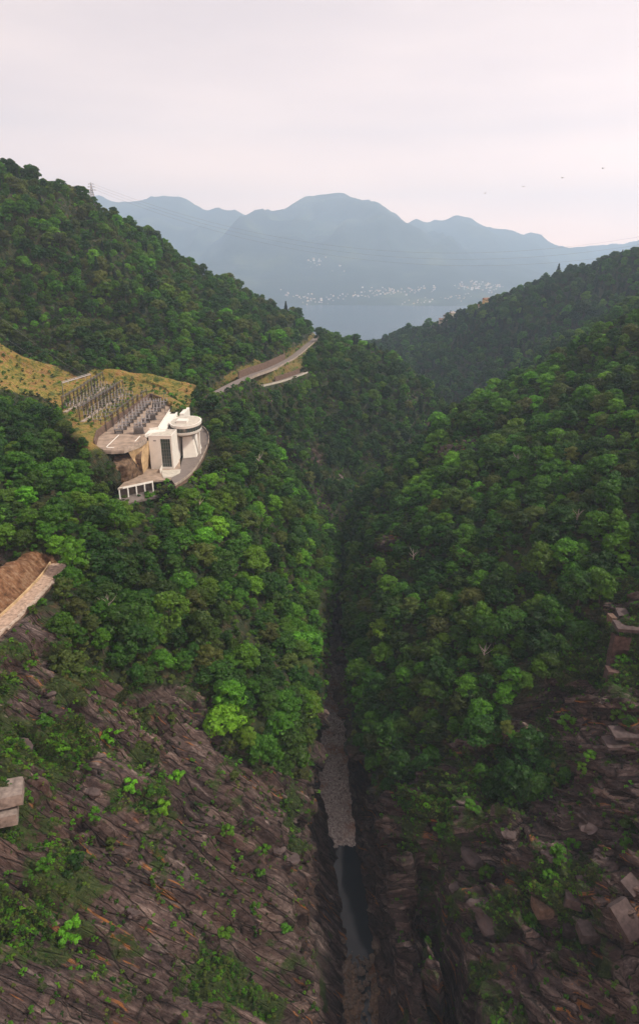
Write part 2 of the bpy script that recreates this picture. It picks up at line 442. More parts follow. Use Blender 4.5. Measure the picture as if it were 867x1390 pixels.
VERGE = [(322, 503), (345, 497), (380, 485), (410, 462), (424, 455), (436, 462), (410, 492), (392, 520), (340, 532), (290, 545), (250, 556), (246, 545), (300, 520)]
EARTH = [(-60, 830), (0, 800), (30, 765), (70, 755), (85, 770), (60, 800), (0, 860), (-60, 900)]

def slabs(P, n, ld, size, seed, tilt=0.22):
    """broken slabs lying in the bedding: each cell has its own height and tilt"""
    n = n / np.linalg.norm(n); e1 = np.array(ld); e1 = e1 - n * (e1 @ n); e1 /= np.linalg.norm(e1); e2 = np.cross(n, e1)
    B = np.stack([e1, e2, n]); Q = (P @ B.T) / np.array(size)
    c0 = np.floor(Q).astype(np.int64); best = np.full(len(P), 1e9); out = np.zeros(len(P)); edge = np.full(len(P), 1e9)
    for dx in (-1, 0, 1):
        for dy in (-1, 0, 1):
            for dz in (-1, 0, 1):
                i, j, k = c0[:, 0] + dx, c0[:, 1] + dy, c0[:, 2] + dz
                hx, hy, hz = _hash(i, j, k, seed), _hash(i, j, k, seed + 1), _hash(i, j, k, seed + 2)
                D = Q - np.stack([i + hx, j + hy, k + hz], 1); dd = (D ** 2).sum(1); m = dd < best
                v = (_hash(i, j, k, seed + 3) - .5) * 2 + tilt * ((_hash(i, j, k, seed + 4) - .5) * D[:, 0] * size[0] + (_hash(i, j, k, seed + 5) - .5) * D[:, 1] * size[1])
                out = np.where(m, v, out); best = np.where(m, dd, best)
    return out
def make_bank(side, ys, n):
    D = LEFT if side < 0 else RIGHT
    keys = sorted(D)
    rows = interp_rows(keys, [D[k] for k in keys], ys)
    xr, w = river_x(ys), river_w(ys)
    foot = np.stack([xr + side * w, np.full(len(ys), -221.5)], 1)
    under = np.stack([xr + side * 1.0, np.full(len(ys), -224.0)], 1)
    lip = rows[:, 0]
    lk = smooth(ys, 120, 170) * (1 - smooth(ys, 325, 350)); lip = lip.copy(); lip[:, 0] += side * (5.5 if side < 0 else 8.5) * lk
    mid = foot * 0.55 + lip * 0.45; mid[:, 0] += -side * -1.0 + side * 1.5
    up2 = foot * 0.18 + lip * 0.82; up2[:, 0] -= side * 1.0
    ctrl = np.concatenate([under[:, None], foot[:, None], mid[:, None], up2[:, None], rows], 1)
    dens = [1.0, 1.0, 1.0, 1.2, 1.5, 1.5, 1.4, 1.0, 0.7, 0.4, 0.3][:ctrl.shape[1] - 1]
    g = resample(ctrl, n, dens)
    ny = len(ys)
    P = np.zeros((ny, n, 3)); P[..., 0] = g[..., 0]; P[..., 2] = g[..., 1]; P[..., 1] = ys[:, None]
    P = P.reshape(-1, 3)
    uv = proj(P)
    x, y = P[:, 0].copy(), P[:, 1].copy()
    flat = np.zeros(len(P))
    # cuttings
    upper = P[:, 2] > -140
    if side < 0:
        big = P.copy()
        flat = cut(P, flat, np.where(upper, poly_sd(x, y, TERR), 99), ZT - 1.9, -0.4, 0.6)
        fld = poly_sd(x, y, FIELD); slope_z = -68.3 + np.clip((-x - 115) * 0.03, 0, 8)
        k = 1 - smooth(fld, 0, 9); k = k * (poly_sd(x, y, TERR) > 0.2); P[:, 2] = P[:, 2] * (1 - k) + slope_z * k; flat = np.maximum(flat, k * 0.9)
        flat = cut(P, flat, np.where(upper, poly_sd(x, y, FORE), 99), ZB - 1.4, -0.5, 5.0, up=True)
        flat = cut(P, flat, np.where(upper, poly_sd(x, y, LOWER), 99), ZB - 1.4, -0.5, 5.0)
        fz_ = np.array(zpw(300, 665, ZB)[:2]) 
        flat = cut(P, flat, np.where(upper, np.hypot(x - fz_[0] - 2, (y - fz_[1] + 16)) - 17, 99), -92.0, -2, 6, up=False)
        cb_ = [zpw(195, 690, ZB)[:2], zpw(425, 640, ZB)[:2]]
        flat = cut(P, flat, np.where(upper, seg_dist(x, y, cb_), 99), ZB - 5.6, 4.0, 7.0)
        flat = cut(P, flat, seg_dist(x, y, ROAD1), -72.5, 4.5, 10)
        flat = cut(P, flat, seg_dist(x, y, ROAD2), -80.5, 3.5, 7.5)
        flat = cut(P, flat, np.where(y < 260, seg_dist(x, y, PATHL), 99), -91.4, 3.5, 9)
    # cover
    u, v = uv[:, 0], uv[:, 1]
    jit = 14 * vnoise(P / 9.0, 5); jv = 14 * vnoise(P / 9.0, 6)
    near = y < (330 if side < 0 else 320)
    rock = inpoly(u + jit, v + jv, ROCK_L if side < 0 else ROCK_R) & near
    rock = rock.astype(float)
    if side > 0: rock[inpoly(u + jit * .5, v + jv * .5, CLUMP)] = 0
    rock = np.maximum(rock, smooth(-P[:, 2], 172, 178) if side < 0 else smooth(-P[:, 2], 178, 183))
    # bare patches between the trees
    bare = fbm(P / np.array([34., 34., 20.]), 3, 40)
    rock = np.maximum(rock, smooth(bare, 0.36, 0.48) * (P[:, 2] < -80))
    cl = fbm(P / np.array([20., 20., 34.]), 3, 47)
    zone = ((y > 410) & (P[:, 2] < -88)) if side < 0 else ((y > 285) & (P[:, 2] < -95))
    rock = np.maximum(rock, smooth(cl, 0.20 if side < 0 else 0.30, 0.32 if side < 0 else 0.40) * zone)
    # shape of the ground
    nrm = normals_grid(P.reshape(ny, n, 3), side)
    damp = 1 - flat
    q = P + 3.0 * np.stack([vnoise(P / 14., 1), vnoise(P / 14., 2), vnoise(P / 14., 3)], 1)
    bedn = np.array(BED_L if side < 0 else BED_R)
    bedn /= np.linalg.norm(bedn)
    sb = q @ bedn + 5.0 * vnoise(P / 42., 9)
    def saw(a): fr = a - np.floor(a); return np.where(fr < 0.8, fr / 0.8, (1 - fr) / 0.2) - 0.5
    cell = vnoise(np.floor(q / np.array([5., 5., 5.]) + 0.3 * vnoise(q / 3., 4)[:, None]) + 0.5, 12)
    jn = np.array([0.75, -0.25, 0.6]) if side < 0 else np.array([0.3, 0.9, 0.1])
    dr = (4.5 * fbm(P / 26., 4, 21, True) + 3.6 * saw(sb / 8.5) + 1.7 * saw(sb / 3.0 + 0.5 * vnoise(P / 9., 15)) + 0.2 * saw(sb / 1.1)
          + 1.6 * saw(q @ jn / 9.0 + 1.5 * vnoise(P / 16., 16)) + 0.9 * cell + 0.8 * fbm(P / 3.4, 3, 31, True))
    dr = dr * 0.75 + 3.1 * slabs(P, np.array(BED_L if side < 0 else BED_R), LIN_L if side < 0 else LIN_R, (30, 10, 4.5), 301, .12) + 1.1 * slabs(P, np.array(BED_L if side < 0 else BED_R), LIN_L if side < 0 else LIN_R, (9, 3.6, 1.8), 311)
    if side > 0: dr = dr + 4.5 * (fbm(P / 30., 2, 27, True) - .1) + 3.6 * np.sign(vnoise(P / 15., 28)) * smooth(np.abs(vnoise(P / 15., 28)), 0.0, 0.12)
    else: dr = dr + 1.6 * np.sign(vnoise(P / 13., 28)) * smooth(np.abs(vnoise(P / 13., 28)), 0.0, 0.12)
    ds = 5.5 * fbm(P / 60., 4, 50, True) + 0.6 * fbm(P / 6., 3, 55)
    amp = smooth(P[:, 2], -212, -168) * 0.8
    d = (dr * rock + ds * (1 - rock)) * damp * (0.2 + 1.0 * amp)
    # gullies running down the wooded slopes
    gl = fbm(np.stack([P[:, 1] / 38., P[:, 2] / 160., 0 * P[:, 0]], 1), 3, 70, True)
    d += 8.5 * (gl - 0.2) * (1 - rock) * damp * smooth(P[:, 2], -200, -150)
    P = P + nrm * d[:, None]
    if side > 0: P[:, 2] -= 34 * np.exp(-((P[:, 0] - 34 - 2 * vnoise(P / 8., 77)) / 2.6) ** 2) * (1 - smooth(P[:, 1], 138, 152)) * (P[:, 0] > 27)
    green = np.clip(0.30 + 1.1 * fbm(P / 13., 3, 80) + 0.4 * vnoise(P / 45., 81) + 0.15 * smooth(P[:, 2], -175, -130) + (0.22 if side < 0 else 0.1) * smooth(P[:, 2], -140, -110) - 0.5 * (1 - smooth(P[:, 2], -184, -172)), 0, 1)
    if side > 0: green = np.clip(green + 0.45 * inpoly(u + jit, v + jv, STRIP), 0, 1)
    mead = np.zeros(len(P))
    if side < 0:
        ju = 5 * vnoise(P / 6., 7)
        mead = (inpoly(u + ju, v + ju * .5, MEADOW) & (y > 240)).astype(float)
        mead = np.maximum(mead, (inpoly(u + ju * .6, v, VERGE) & (y > 380)) * 0.55)
        mead = np.maximum(mead, (inpoly(u + ju, v, EARTH) & (y < 240)) * 0.8)
        mead = np.maximum(mead, (1 - smooth(fld, 0, 3)))
    eart = ((inpoly(u, v, EARTH) | (u < 130) & (v > 730) & (v < 900)) & (y < 240)).astype(float) if side < 0 else mead * 0
    return P.reshape(ny, n, 3), rock, green, mead, eart

def normals_grid(G, side):
    a = np.gradient(G, axis=0); b = np.gradient(G, axis=1)
    nrm = np.cross(b, a); nrm /= np.linalg.norm(nrm, axis=2, keepdims=True) + 1e-9
    nrm = nrm.reshape(-1, 3)
    if side < 0:
        flip = (nrm[:, 0] * 0.6 + nrm[:, 2]) < 0
    else:
        flip = (-nrm[:, 0] * 0.6 + nrm[:, 2]) < 0
    nrm[flip] *= -1
    return nrm
def grid_faces(ny, n):
    i = np.arange((ny - 1) * n).reshape(ny - 1, n)[:, :-1].ravel()
    return np.stack([i, i + 1, i + n + 1, i + n], 1)
def sheet(name, G, mat, attrs=None, flip=False, sm=True):
    ny, n, _ = G.shape; f = grid_faces(ny, n)
    if flip: f = f[:, ::-1]
    me = mesh_np(name, G.reshape(-1, 3), f, mat, sm)
    for k, a in (attrs or {}).items(): vattr(me, k, a)
    o = link(bpy.data.objects.new(name, me)); o['kind'] = 'structure'
    return o
FIELD = [at_z(u, v, -68)[:2] for u, v in ((122, 604), (88, 560), (100, 540), (140, 522), (205, 524), (245, 545), (236, 553), (205, 541), (132, 592))]

SHEETS = []
ysL = y_rows([(44, 84, 4), (84, 270, 0.45), (270, 420, 1.0), (420, 900, 3.2)])
GL, rkL, grL, mdL, eaL = make_bank(-1, ysL, 620)
oL = sheet('hillside_left', GL, M['ground'], {'rock': rkL, 'green': grL, 'meadow': mdL, 'earth': eaL}, sm=False)
ysR = y_rows([(44, 80, 4), (80, 270, 0.45), (270, 420, 1.4), (420, 900, 5)])
GR, rkR, grR, mdR, eaR = make_bank(1, ysR, 560)
oR = sheet('hillside_right', GR, M['ground_r'], {'rock': rkR, 'green': grR, 'meadow': mdR}, sm=False)
SHEETS += [('L', GL, rkL, mdL), ('R', GR, rkR, mdR)]

def ridge(name, crest, fall, ldown, lback, zsink, step, drop_front=0.72, seed=3):
    """hillside from its crest line: falls in direction `fall`, and gently behind"""
    c = np.array([at_y(*p) for p in crest]); c[:, 2] -= zsink
    s = np.concatenate([[0], np.cumsum(np.linalg.norm(np.diff(c, axis=0), axis=1))])
    q = np.arange(0, s[-1], step); C = np.stack([np.interp(q, s, c[:, k]) for k in range(3)], 1)
    ker = np.ones(5) / 5
    for k in range(3):
        pad = np.pad(C[:, k], 2, mode='edge'); C[:, k] = np.convolve(pad, ker, 'valid')
    f = np.array(fall, float); f /= np.linalg.norm(f)
    t = np.concatenate([-np.arange(lback, 0, -step), np.arange(0, ldown, step)])
    G = C[:, None, :] + 0
    G = np.repeat(G, len(t), 1)
    G[..., 0] += f[0] * t; G[..., 1] += f[1] * t
    G[..., 2] -= np.where(t > 0, drop_front * (np.sqrt(t * t + 400) - 20), 0.45 * -t)
    P = G.reshape(-1, 3)
    base = P.copy()
    side = np.repeat(np.abs(t)[None, :], len(C), 0).ravel()
    P[:, 2] += (11 * fbm(base / 95., 3, seed, True) + 3 * fbm(base / 25., 3, seed + 9)) * (0.25 + 0.75 * smooth(side, 0, 60))
    G = P.reshape(G.shape)
    z = np.zeros(len(P))
    sheet(name, G, M['ground'], {'rock': z, 'green': z + .5, 'meadow': z}, flip=True)
    return G
GD = ridge('hillside_far_right', [(440, 484, 1300), (500, 467, 1200), (520, 459, 1130), (548, 448, 1080), (600, 431, 1020), (650, 415, 970), (700, 393, 940), (760, 369, 910), (800, 359, 885), (840, 345, 870), (867, 333, 860), (950, 302, 830), (1060, 260, 800)],
           (-0.62, -0.78), 340, 200, 8, 6.0, 0.70, 3)
GC = ridge('hillside_middle_right', [(585, 600, 545), (612, 580, 570), (640, 556, 600), (672, 528, 615), (702, 500, 630), (740, 472, 630), (777, 448, 625), (831, 424, 610), (867, 404, 600), (930, 366, 590), (1040, 320, 570)],
           (-0.30, -0.95), 240, 220, 7, 5.0, 0.62, 23)
SHEETS += [('D', GD, None, None), ('C', GC, None, None)]

def bvh_of(G, st=1):
    H = G[::st, ::st]; ny, n, _ = H.shape
    return BVHTree.FromPolygons(H.reshape(-1, 3).tolist(), grid_faces(ny, n).tolist())
BV = {'L': bvh_of(GL, 2), 'R': bvh_of(GR, 2), 'C': bvh_of(GC), 'D': bvh_of(GD)}
def hit(u, v, only=None):
    a, dy, dz = ray(u, v); d = Vector((a, dy, dz)).normalized(); best = None
    for k, b in BV.items():
        if only and k not in only: continue
        h = b.ray_cast(Vector((0, 0, 0)), d)
        if h[0] is not None and (best is None or h[3] < best[3]): best = h
    return best
def hit_down(u, v, only=None):
    for k in range(60):
        h = hit(u, v + k, only)
        if h: return h
def ground(x, y, only='LRCD', top=400):
    best = None
    for k in only:
        h = BV[k].ray_cast(Vector((x, y, top)), Vector((0, 0, -1)))
        if h[0] is not None and (best is None or h[0].z > best): best = h[0].z
    return best

# ------------------------------------------------------------------ river bed, water, lake, far mountains
def mat_gravel():
    t = NT('river_gravel')
    vo = t.n('ShaderNodeTexVoronoi'); vo.inputs['Scale'].default_value = 1.7; t.l(t.obj(), vo.inputs['Vector'])
    c = t.ramp(vo.outputs['Color'], [(0.1, (0.28, 0.23, 0.21)), (0.5, (0.48, 0.41, 0.38)), (0.9, (0.72, 0.65, 0.60))])
    c = t.mix(t.ramp(t.noise(0.10, 4), [(0.5, 0.0), (0.66, 0.75)]), c, (0.34, 0.17, 0.10))
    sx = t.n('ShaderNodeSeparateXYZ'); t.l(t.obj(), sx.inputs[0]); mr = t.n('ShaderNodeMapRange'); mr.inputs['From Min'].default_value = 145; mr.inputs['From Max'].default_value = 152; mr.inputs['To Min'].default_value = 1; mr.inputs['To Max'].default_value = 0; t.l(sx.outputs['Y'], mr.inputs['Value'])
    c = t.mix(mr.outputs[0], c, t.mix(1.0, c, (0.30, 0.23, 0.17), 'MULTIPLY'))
    t.color(c, 0.85); t.bump(vo.outputs['Distance'], 0.8, 0.4); return t.m
M['gravel'] = mat_gravel()
def mat_water(name, col, rough, bscale, bstr):
    t = NT(name); t.color(col, rough); t.b.inputs['Specular IOR Level'].default_value = 0.5
    t.b.inputs['IOR'].default_value = 1.33
    t.bump(t.noise(bscale, 4, 0.6), bstr, 0.2); return t.m
M['water'] = mat_water('gorge_water', (0.018, 0.024, 0.032), 0.06, 0.8, 0.04)
M['lake'] = mat_water('lake_water', (0.03, 0.055, 0.08), 0.22, 0.02, 0.3)
yb = np.arange(44, 700, 0.8); nb = 26
tb = np.linspace(-1, 1, nb)
GB = np.zeros((len(yb), nb, 3)); GB[..., 1] = yb[:, None]
GB[..., 0] = river_x(yb)[:, None] + (river_w(yb)[:, None] + 4.0) * tb[None, :]
lev = np.interp(yb, [40, 143, 149, 152, 184, 192, 199, 300, 340, 400], [-220.6, -220.2, -221.2, -222.6, -222.4, -221.3, -219.9, -218.4, -217.6, -216])
GB[..., 2] = lev[:, None]
pb = GB.reshape(-1, 3)
tq = np.repeat(tb[None, :], len(yb), 0).ravel() ; yq = pb[:, 1].copy()
pb[:, 2] -= 1.5 * np.exp(-((tq - 0.12 - .12 * np.sin(yq / 5)) / 0.30) ** 2) * (yq < 150)
pb[:, 2] += 0.9 * vnoise(pb / 6.0, 95) * (yq > 182) * (yq < 215)
pb[:, 2] += 0.55 * fbm(pb / 3.2, 4, 90) + 0.5 * fbm(pb / 9., 2, 91)
sheet('river_bed', pb.reshape(GB.shape), M['gravel'])
wy = np.arange(44, 420, 4.0)
GW = np.zeros((len(wy), 2, 3)); GW[..., 1] = wy[:, None]; GW[:, 0, 0] = river_x(wy) - river_w(wy) - 5; GW[:, 1, 0] = river_x(wy) + river_w(wy) + 5; GW[..., 2] = -221.1
sheet('river_water', GW, M['water'])

me = mesh_np('lake_water', [(-16000, 1150, -277), (16000, 1150, -277), (16000, 12700, -277), (-16000, 12700, -277)], [(0, 1, 2, 3)], M['lake'])
tag(link(bpy.data.objects.new('lake_water', me)), kind='structure')
me = mesh_np('valley_floor', [(-16000, -400, -300), (16000, -400, -300), (16000, 12800, -300), (-16000, 12800, -300)], [(0, 1, 2, 3)], M['ground'])
tag(link(bpy.data.objects.new('valley_floor', me)), kind='structure')

FAR = [  # crest lines of the mountains over the lake: distance, (u, v)
 (9800, [(-800, 330), (-200, 300), (40, 285), (100, 270), (135, 262), (165, 266), (205, 263), (235, 271), (258, 281), (300, 288), (320, 290), (345, 303), (420, 330), (600, 400)]),
 (9000, [(100, 420), (240, 385), (300, 345), (345, 306), (380, 290), (415, 273), (440, 268), (470, 268), (500, 273), (530, 285), (555, 299), (600, 318), (680, 350), (760, 375), (900, 385), (1400, 400)]),
 (10300, [(480, 345), (530, 305), (565, 293), (600, 290), (640, 297), (680, 310), (730, 327), (770, 343), (830, 356), (950, 372), (1400, 380)]),
 (11800, [(680, 365), (740, 349), (800, 334), (850, 326), (930, 310), (1100, 300), (1500, 330)])]
xs = np.arange(-13000, 13001, 55.0); yf = np.arange(3900, 12400, 48.0)
X, Y = np.meshgrid(xs, yf)
H = np.full(X.shape, -500.0)
for Yc, pts in FAR:
    w = np.array([at_y(u, v, Yc) for u, v in pts])
    cz = np.interp(xs, w[:, 0], w[:, 2]); cz = cz + 75 * fbm(np.stack([xs / 900., 0 * xs + Yc, 0 * xs], 1), 3, 12) + 34 * fbm(np.stack([xs / 260., 0 * xs + Yc, 0 * xs], 1), 3, 14, True); cz = cz[None, :] + 0 * Y
    dist = Yc - Y
    shore = 4620.0
    if Yc == 9000:
        tt = np.clip((Y - shore - 260 * vnoise(np.stack([X.ravel() / 900, 0 * X.ravel(), 0 * X.ravel()], 1), 3).reshape(X.shape)) / (Yc - shore), -0.3, 1)
        front = -277 + (cz + 277) * np.sign(tt) * np.abs(tt) ** 1.25
    else:
        front = cz - 0.30 * np.maximum(dist, 0)
    back = cz - 0.45 * np.maximum(-dist, 0)
    H = np.maximum(H, np.where(dist > 0, front, back))
pf = np.stack([X.ravel() / 1500, Y.ravel() / 1500, 0 * X.ravel()], 1)
rg = fbm(pf, 6, 60, True).reshape(X.shape)
nearcrest = np.ones(X.shape)
for Yc, pts in FAR: nearcrest *= 1 - 0.55 * np.exp(-((Y - Yc) / 350.) ** 2)
sp = fbm(np.stack([X.ravel() / 850 + .25 * vnoise(pf * 2, 5), Y.ravel() / 5200, 0 * X.ravel()], 1), 4, 66, True).reshape(X.shape)
H = H + (240 * (rg - 0.3) + 260 * (sp - 0.25)) * smooth(H, -270, 200) * nearcrest
GF = np.stack([X, Y, H], 2)
def mat_far():
    t = NT('far_mountain_cover')
    c = t.ramp(t.noise(0.0022, 6, 0.6), [(0.35, (0.018, 0.028, 0.024)), (0.55, (0.030, 0.042, 0.030)), (0.66, (0.070, 0.085, 0.045)), (0.8, (0.16, 0.15, 0.13))])
    t.color(c, 0.9); t.bump(t.noise(0.02, 3), 0.6, 12.0); return t.m
M['far'] = mat_far()
oF = sheet('mountains_over_lake', GF, M['far'])
BF = BVHTree.FromPolygons(GF.reshape(-1, 3).tolist(), grid_faces(*GF.shape[:2]).tolist())

# ------------------------------------------------------------------ trees
def leaf_cloud(seed, H, R, lobes, per, leaf, squash=0.62, z0=0.30, kind='broad'):
    r = np.random.default_rng(seed)
    cs = []; rad = []
    if kind == 'broad':
        for i in range(lobes):
            a = r.uniform(0, 2 * math.pi); h = r.uniform(0, 1) ** 0.8
            prof = math.sin(math.pi * min(1, 0.16 + 0.80 * h)) ** 0.65
            rr = R * prof * r.uniform(0.35, 1.0)
            cs.append((rr * math.cos(a), rr * math.sin(a), H * (z0 + (0.90 - z0) * h)))
            rad.append(R * r.uniform(0.18, 0.42))
        cs[0] = (r.uniform(-.1, .1) * R, r.uniform(-.1, .1) * R, H * 0.88); rad[0] = R * 0.34
    else:
        for i in range(lobes):
            h = (i + 0.5) / lobes; a = i * 2.4 + r.uniform(-.3, .3)
            rr = R * (1 - h) ** 0.9 * r.uniform(0.4, 0.8)
            cs.append((rr * math.cos(a), rr * math.sin(a), H * (0.12 + 0.86 * h)))
            rad.append(R * (0.16 + 0.30 * (1 - h)))
    cs = np.array(cs); rad = np.array(rad)
    n = len(cs) * per
    li = np.repeat(np.arange(len(cs)), per)
    d = r.normal(size=(n, 3)); d[:, 2] = d[:, 2] * 0.9 + 0.45; d /= np.linalg.norm(d, axis=1, keepdims=True)
    rr = rad[li] * r.uniform(0.55, 1.08, n) ** 0.6
    p = cs[li] + d * rr[:, None] * np.array([1, 1, squash if kind == 'broad' else 0.55])
    # a leaf spray hangs roughly tangent to its clump
    nr = d + r.normal(size=(n, 3)) * 0.45 + np.array([0, 0, 0.35]); nr /= np.linalg.norm(nr, axis=1, keepdims=True)
    ref = r.normal(size=(n, 3)); t1 = np.cross(nr, ref); t1 /= np.linalg.norm(t1, axis=1, keepdims=True); t2 = np.cross(nr, t1)
    s = leaf * r.uniform(0.6, 1.25, n); w = s * r.uniform(0.38, 0.7, n)
    v = np.stack([p - t1 * s[:, None], p - t2 * w[:, None] - nr * (s * .12)[:, None], p + t1 * s[:, None] - nr * (s * .25)[:, None], p + t2 * w[:, None] - nr * (s * .12)[:, None]], 1)
    tint = np.clip(r.uniform(0, 1, n) * 0.55 + r.uniform(0, 0.45, len(cs))[li], 0, 1)
    return v.reshape(-1, 3), np.arange(n * 4).reshape(n, 4), np.repeat(tint, 4)
def crown_me(name, mat, *a, **k):
    v, f, t = leaf_cloud(*a, **k); me = mesh_np(name, v, f, mat); vattr(me, 'tint', t); return me
def trunk_me(name, seed, H, R, limbs=4, r0=0.16):
    r = random.Random(seed); m = MB()
    lean = (r.uniform(-.3, .3), r.uniform(-.3, .3))
    top = (lean[0], lean[1], H * 0.72)
    m.tube([(0, 0, -1.2), (0, 0, 0.3), (lean[0] * .3, lean[1] * .3, H * .35), top], [r0 * 1.5, r0 * 1.15, r0 * .85, r0 * .3], 6)
    for i in range(limbs):
        a = i * 2 * math.pi / limbs + r.uniform(-.4, .4); h = H * r.uniform(.3, .5)
        b = (lean[0] * h / H, lean[1] * h / H, h); q = R * r.uniform(.5, .7)
        m.tube([b, (b[0] + math.cos(a) * q * .5, b[1] + math.sin(a) * q * .5, h + H * .12), (b[0] + math.cos(a) * q, b[1] + math.sin(a) * q, h + H * .28)], [r0 * .5, r0 * .35, r0 * .12], 5)
    me = bpy.data.meshes.new(name); me.from_pydata(m.v, [], m.f); me.materials.append(M['bark']); me.update(); return me

SHADES = ['dark', 'mid', 'fresh', 'olive']
SHADE_WORD = {'dark': 'dark green', 'mid': 'mid green', 'fresh': 'fresh green', 'olive': 'olive'}
SHAPES = []     # (H, R, seed, lobes, word)
for H_, R_, sd, lb, wd in ((9.0, 3.6, 11, 44, 'round'), (10.5, 3.9, 12, 48, 'tall domed'), (7.6, 4.1, 13, 46, 'spreading'), (9.4, 3.0, 14, 40, 'slim upright')):
    SHAPES.append((H_, R_, sd, lb, wd))
CROWN = {}; TRUNK = {}
for i, (H_, R_, sd, lb, wd) in enumerate(SHAPES):
    TRUNK[i] = trunk_me('trunk', sd, H_, R_)
    for sh in SHADES:
        CROWN[i, sh] = crown_me('crown', M['leaf_' + sh], sd * 10 + SHADES.index(sh), H_, R_, lb, 70, 0.40)
PINE = [(crown_me('crown', M['needle'], 501, 13.0, 2.5, 34, 60, 0.42, kind='fir'), trunk_me('trunk', 51, 13, 1.2, 0), 13.0),
        (crown_me('crown', M['needle'], 502, 11.0, 2.7, 30, 60, 0.42, kind='fir'), trunk_me('trunk', 52, 11, 1.2, 0), 11.0)]
BUSH = [crown_me('foliage', M['leaf_' + sh], 700 + k, 2.4, 1.6, 12, 60, 0.26, z0=0.12) for k, sh in enumerate(('mid', 'fresh', 'dark', 'olive'))]

# places that stay open in the photograph: no crown may stand in these views
CLEAR = [
 [(441, 800), (456, 800), (467, 870), (477, 960), (482, 1060), (480, 1170), (432, 1170), (430, 1060), (436, 960), (440, 870)],
 [(84, 545), (128, 512), (160, 505), (215, 512), (240, 535), (268, 548), (285, 565), (290, 600), (268, 632), (238, 664), (205, 690), (186, 692), (160, 672), (150, 640), (128, 612)],
 [(-10, 474), (40, 496), (75, 510), (110, 524), (128, 560), (120, 600), (92, 558), (60, 544), (20, 534), (-10, 530)],
 [(322, 505), (345, 494), (380, 482), (408, 460), (424, 452), (436, 458), (412, 484), (404, 512), (380, 524), (355, 516), (322, 512)],
 [(300, 530), (330, 522), (375, 512), (378, 522), (330, 534), (300, 540)],
 [(-20, 805), (30, 770), (70, 752), (82, 775), (66, 800), (30, 836), (-20, 872)],
]
def open_view(px, py): return any(bool(inpoly(np.array([px]), np.array([py]), c)[0]) for c in CLEAR)

# ground cover of trees: rejection sampling on the slopes
def sample(G, n, weight):
    ny, k, _ = G.shape
    A, B, C, D = G[:-1, :-1], G[:-1, 1:], G[1:, 1:], G[1:, :-1]
    area = (np.linalg.norm(np.cross(B - A, D - A), axis=2) + np.linalg.norm(np.cross(B - C, D - C), axis=2)).ravel() / 2
    w = area * weight
    i = rng.choice(len(w), n, p=w / w.sum())
    s, t = rng.random((2, n, 1))
    a, b, c, d = (q.reshape(-1, 3)[i] for q in (A, B, C, D))
    return (a * (1 - s) * (1 - t) + b * s * (1 - t) + c * s * t + d * (1 - s) * t), i
def thin(P, r):
    """keep points at least r apart (r per point)"""
    grid = {}; keep = []
    cs = float(np.max(r))
    for i, (p, ri) in enumerate(zip(P, r)):
        k = (int(p[0] // cs), int(p[1] // cs), int(p[2] // cs)); ok = True
        for dx in (-1, 0, 1):
            for dy in (-1, 0, 1):
                for dz in (-1, 0, 1):
                    for j in grid.get((k[0] + dx, k[1] + dy, k[2] + dz), ()):
                        q = P[j]
                        if (p[0]-q[0])**2 + (p[1]-q[1])**2 + (p[2]-q[2])**2 < ri * ri: ok = False; break
                    if not ok: break
                if not ok: break
            if not ok: break
        if ok: grid.setdefault(k, []).append(i); keep.append(i)
    return np.array(keep, int)
def cellvals(G, a):
    ny, k, _ = G.shape; return a.reshape(ny, k)[:-1, :-1].ravel()

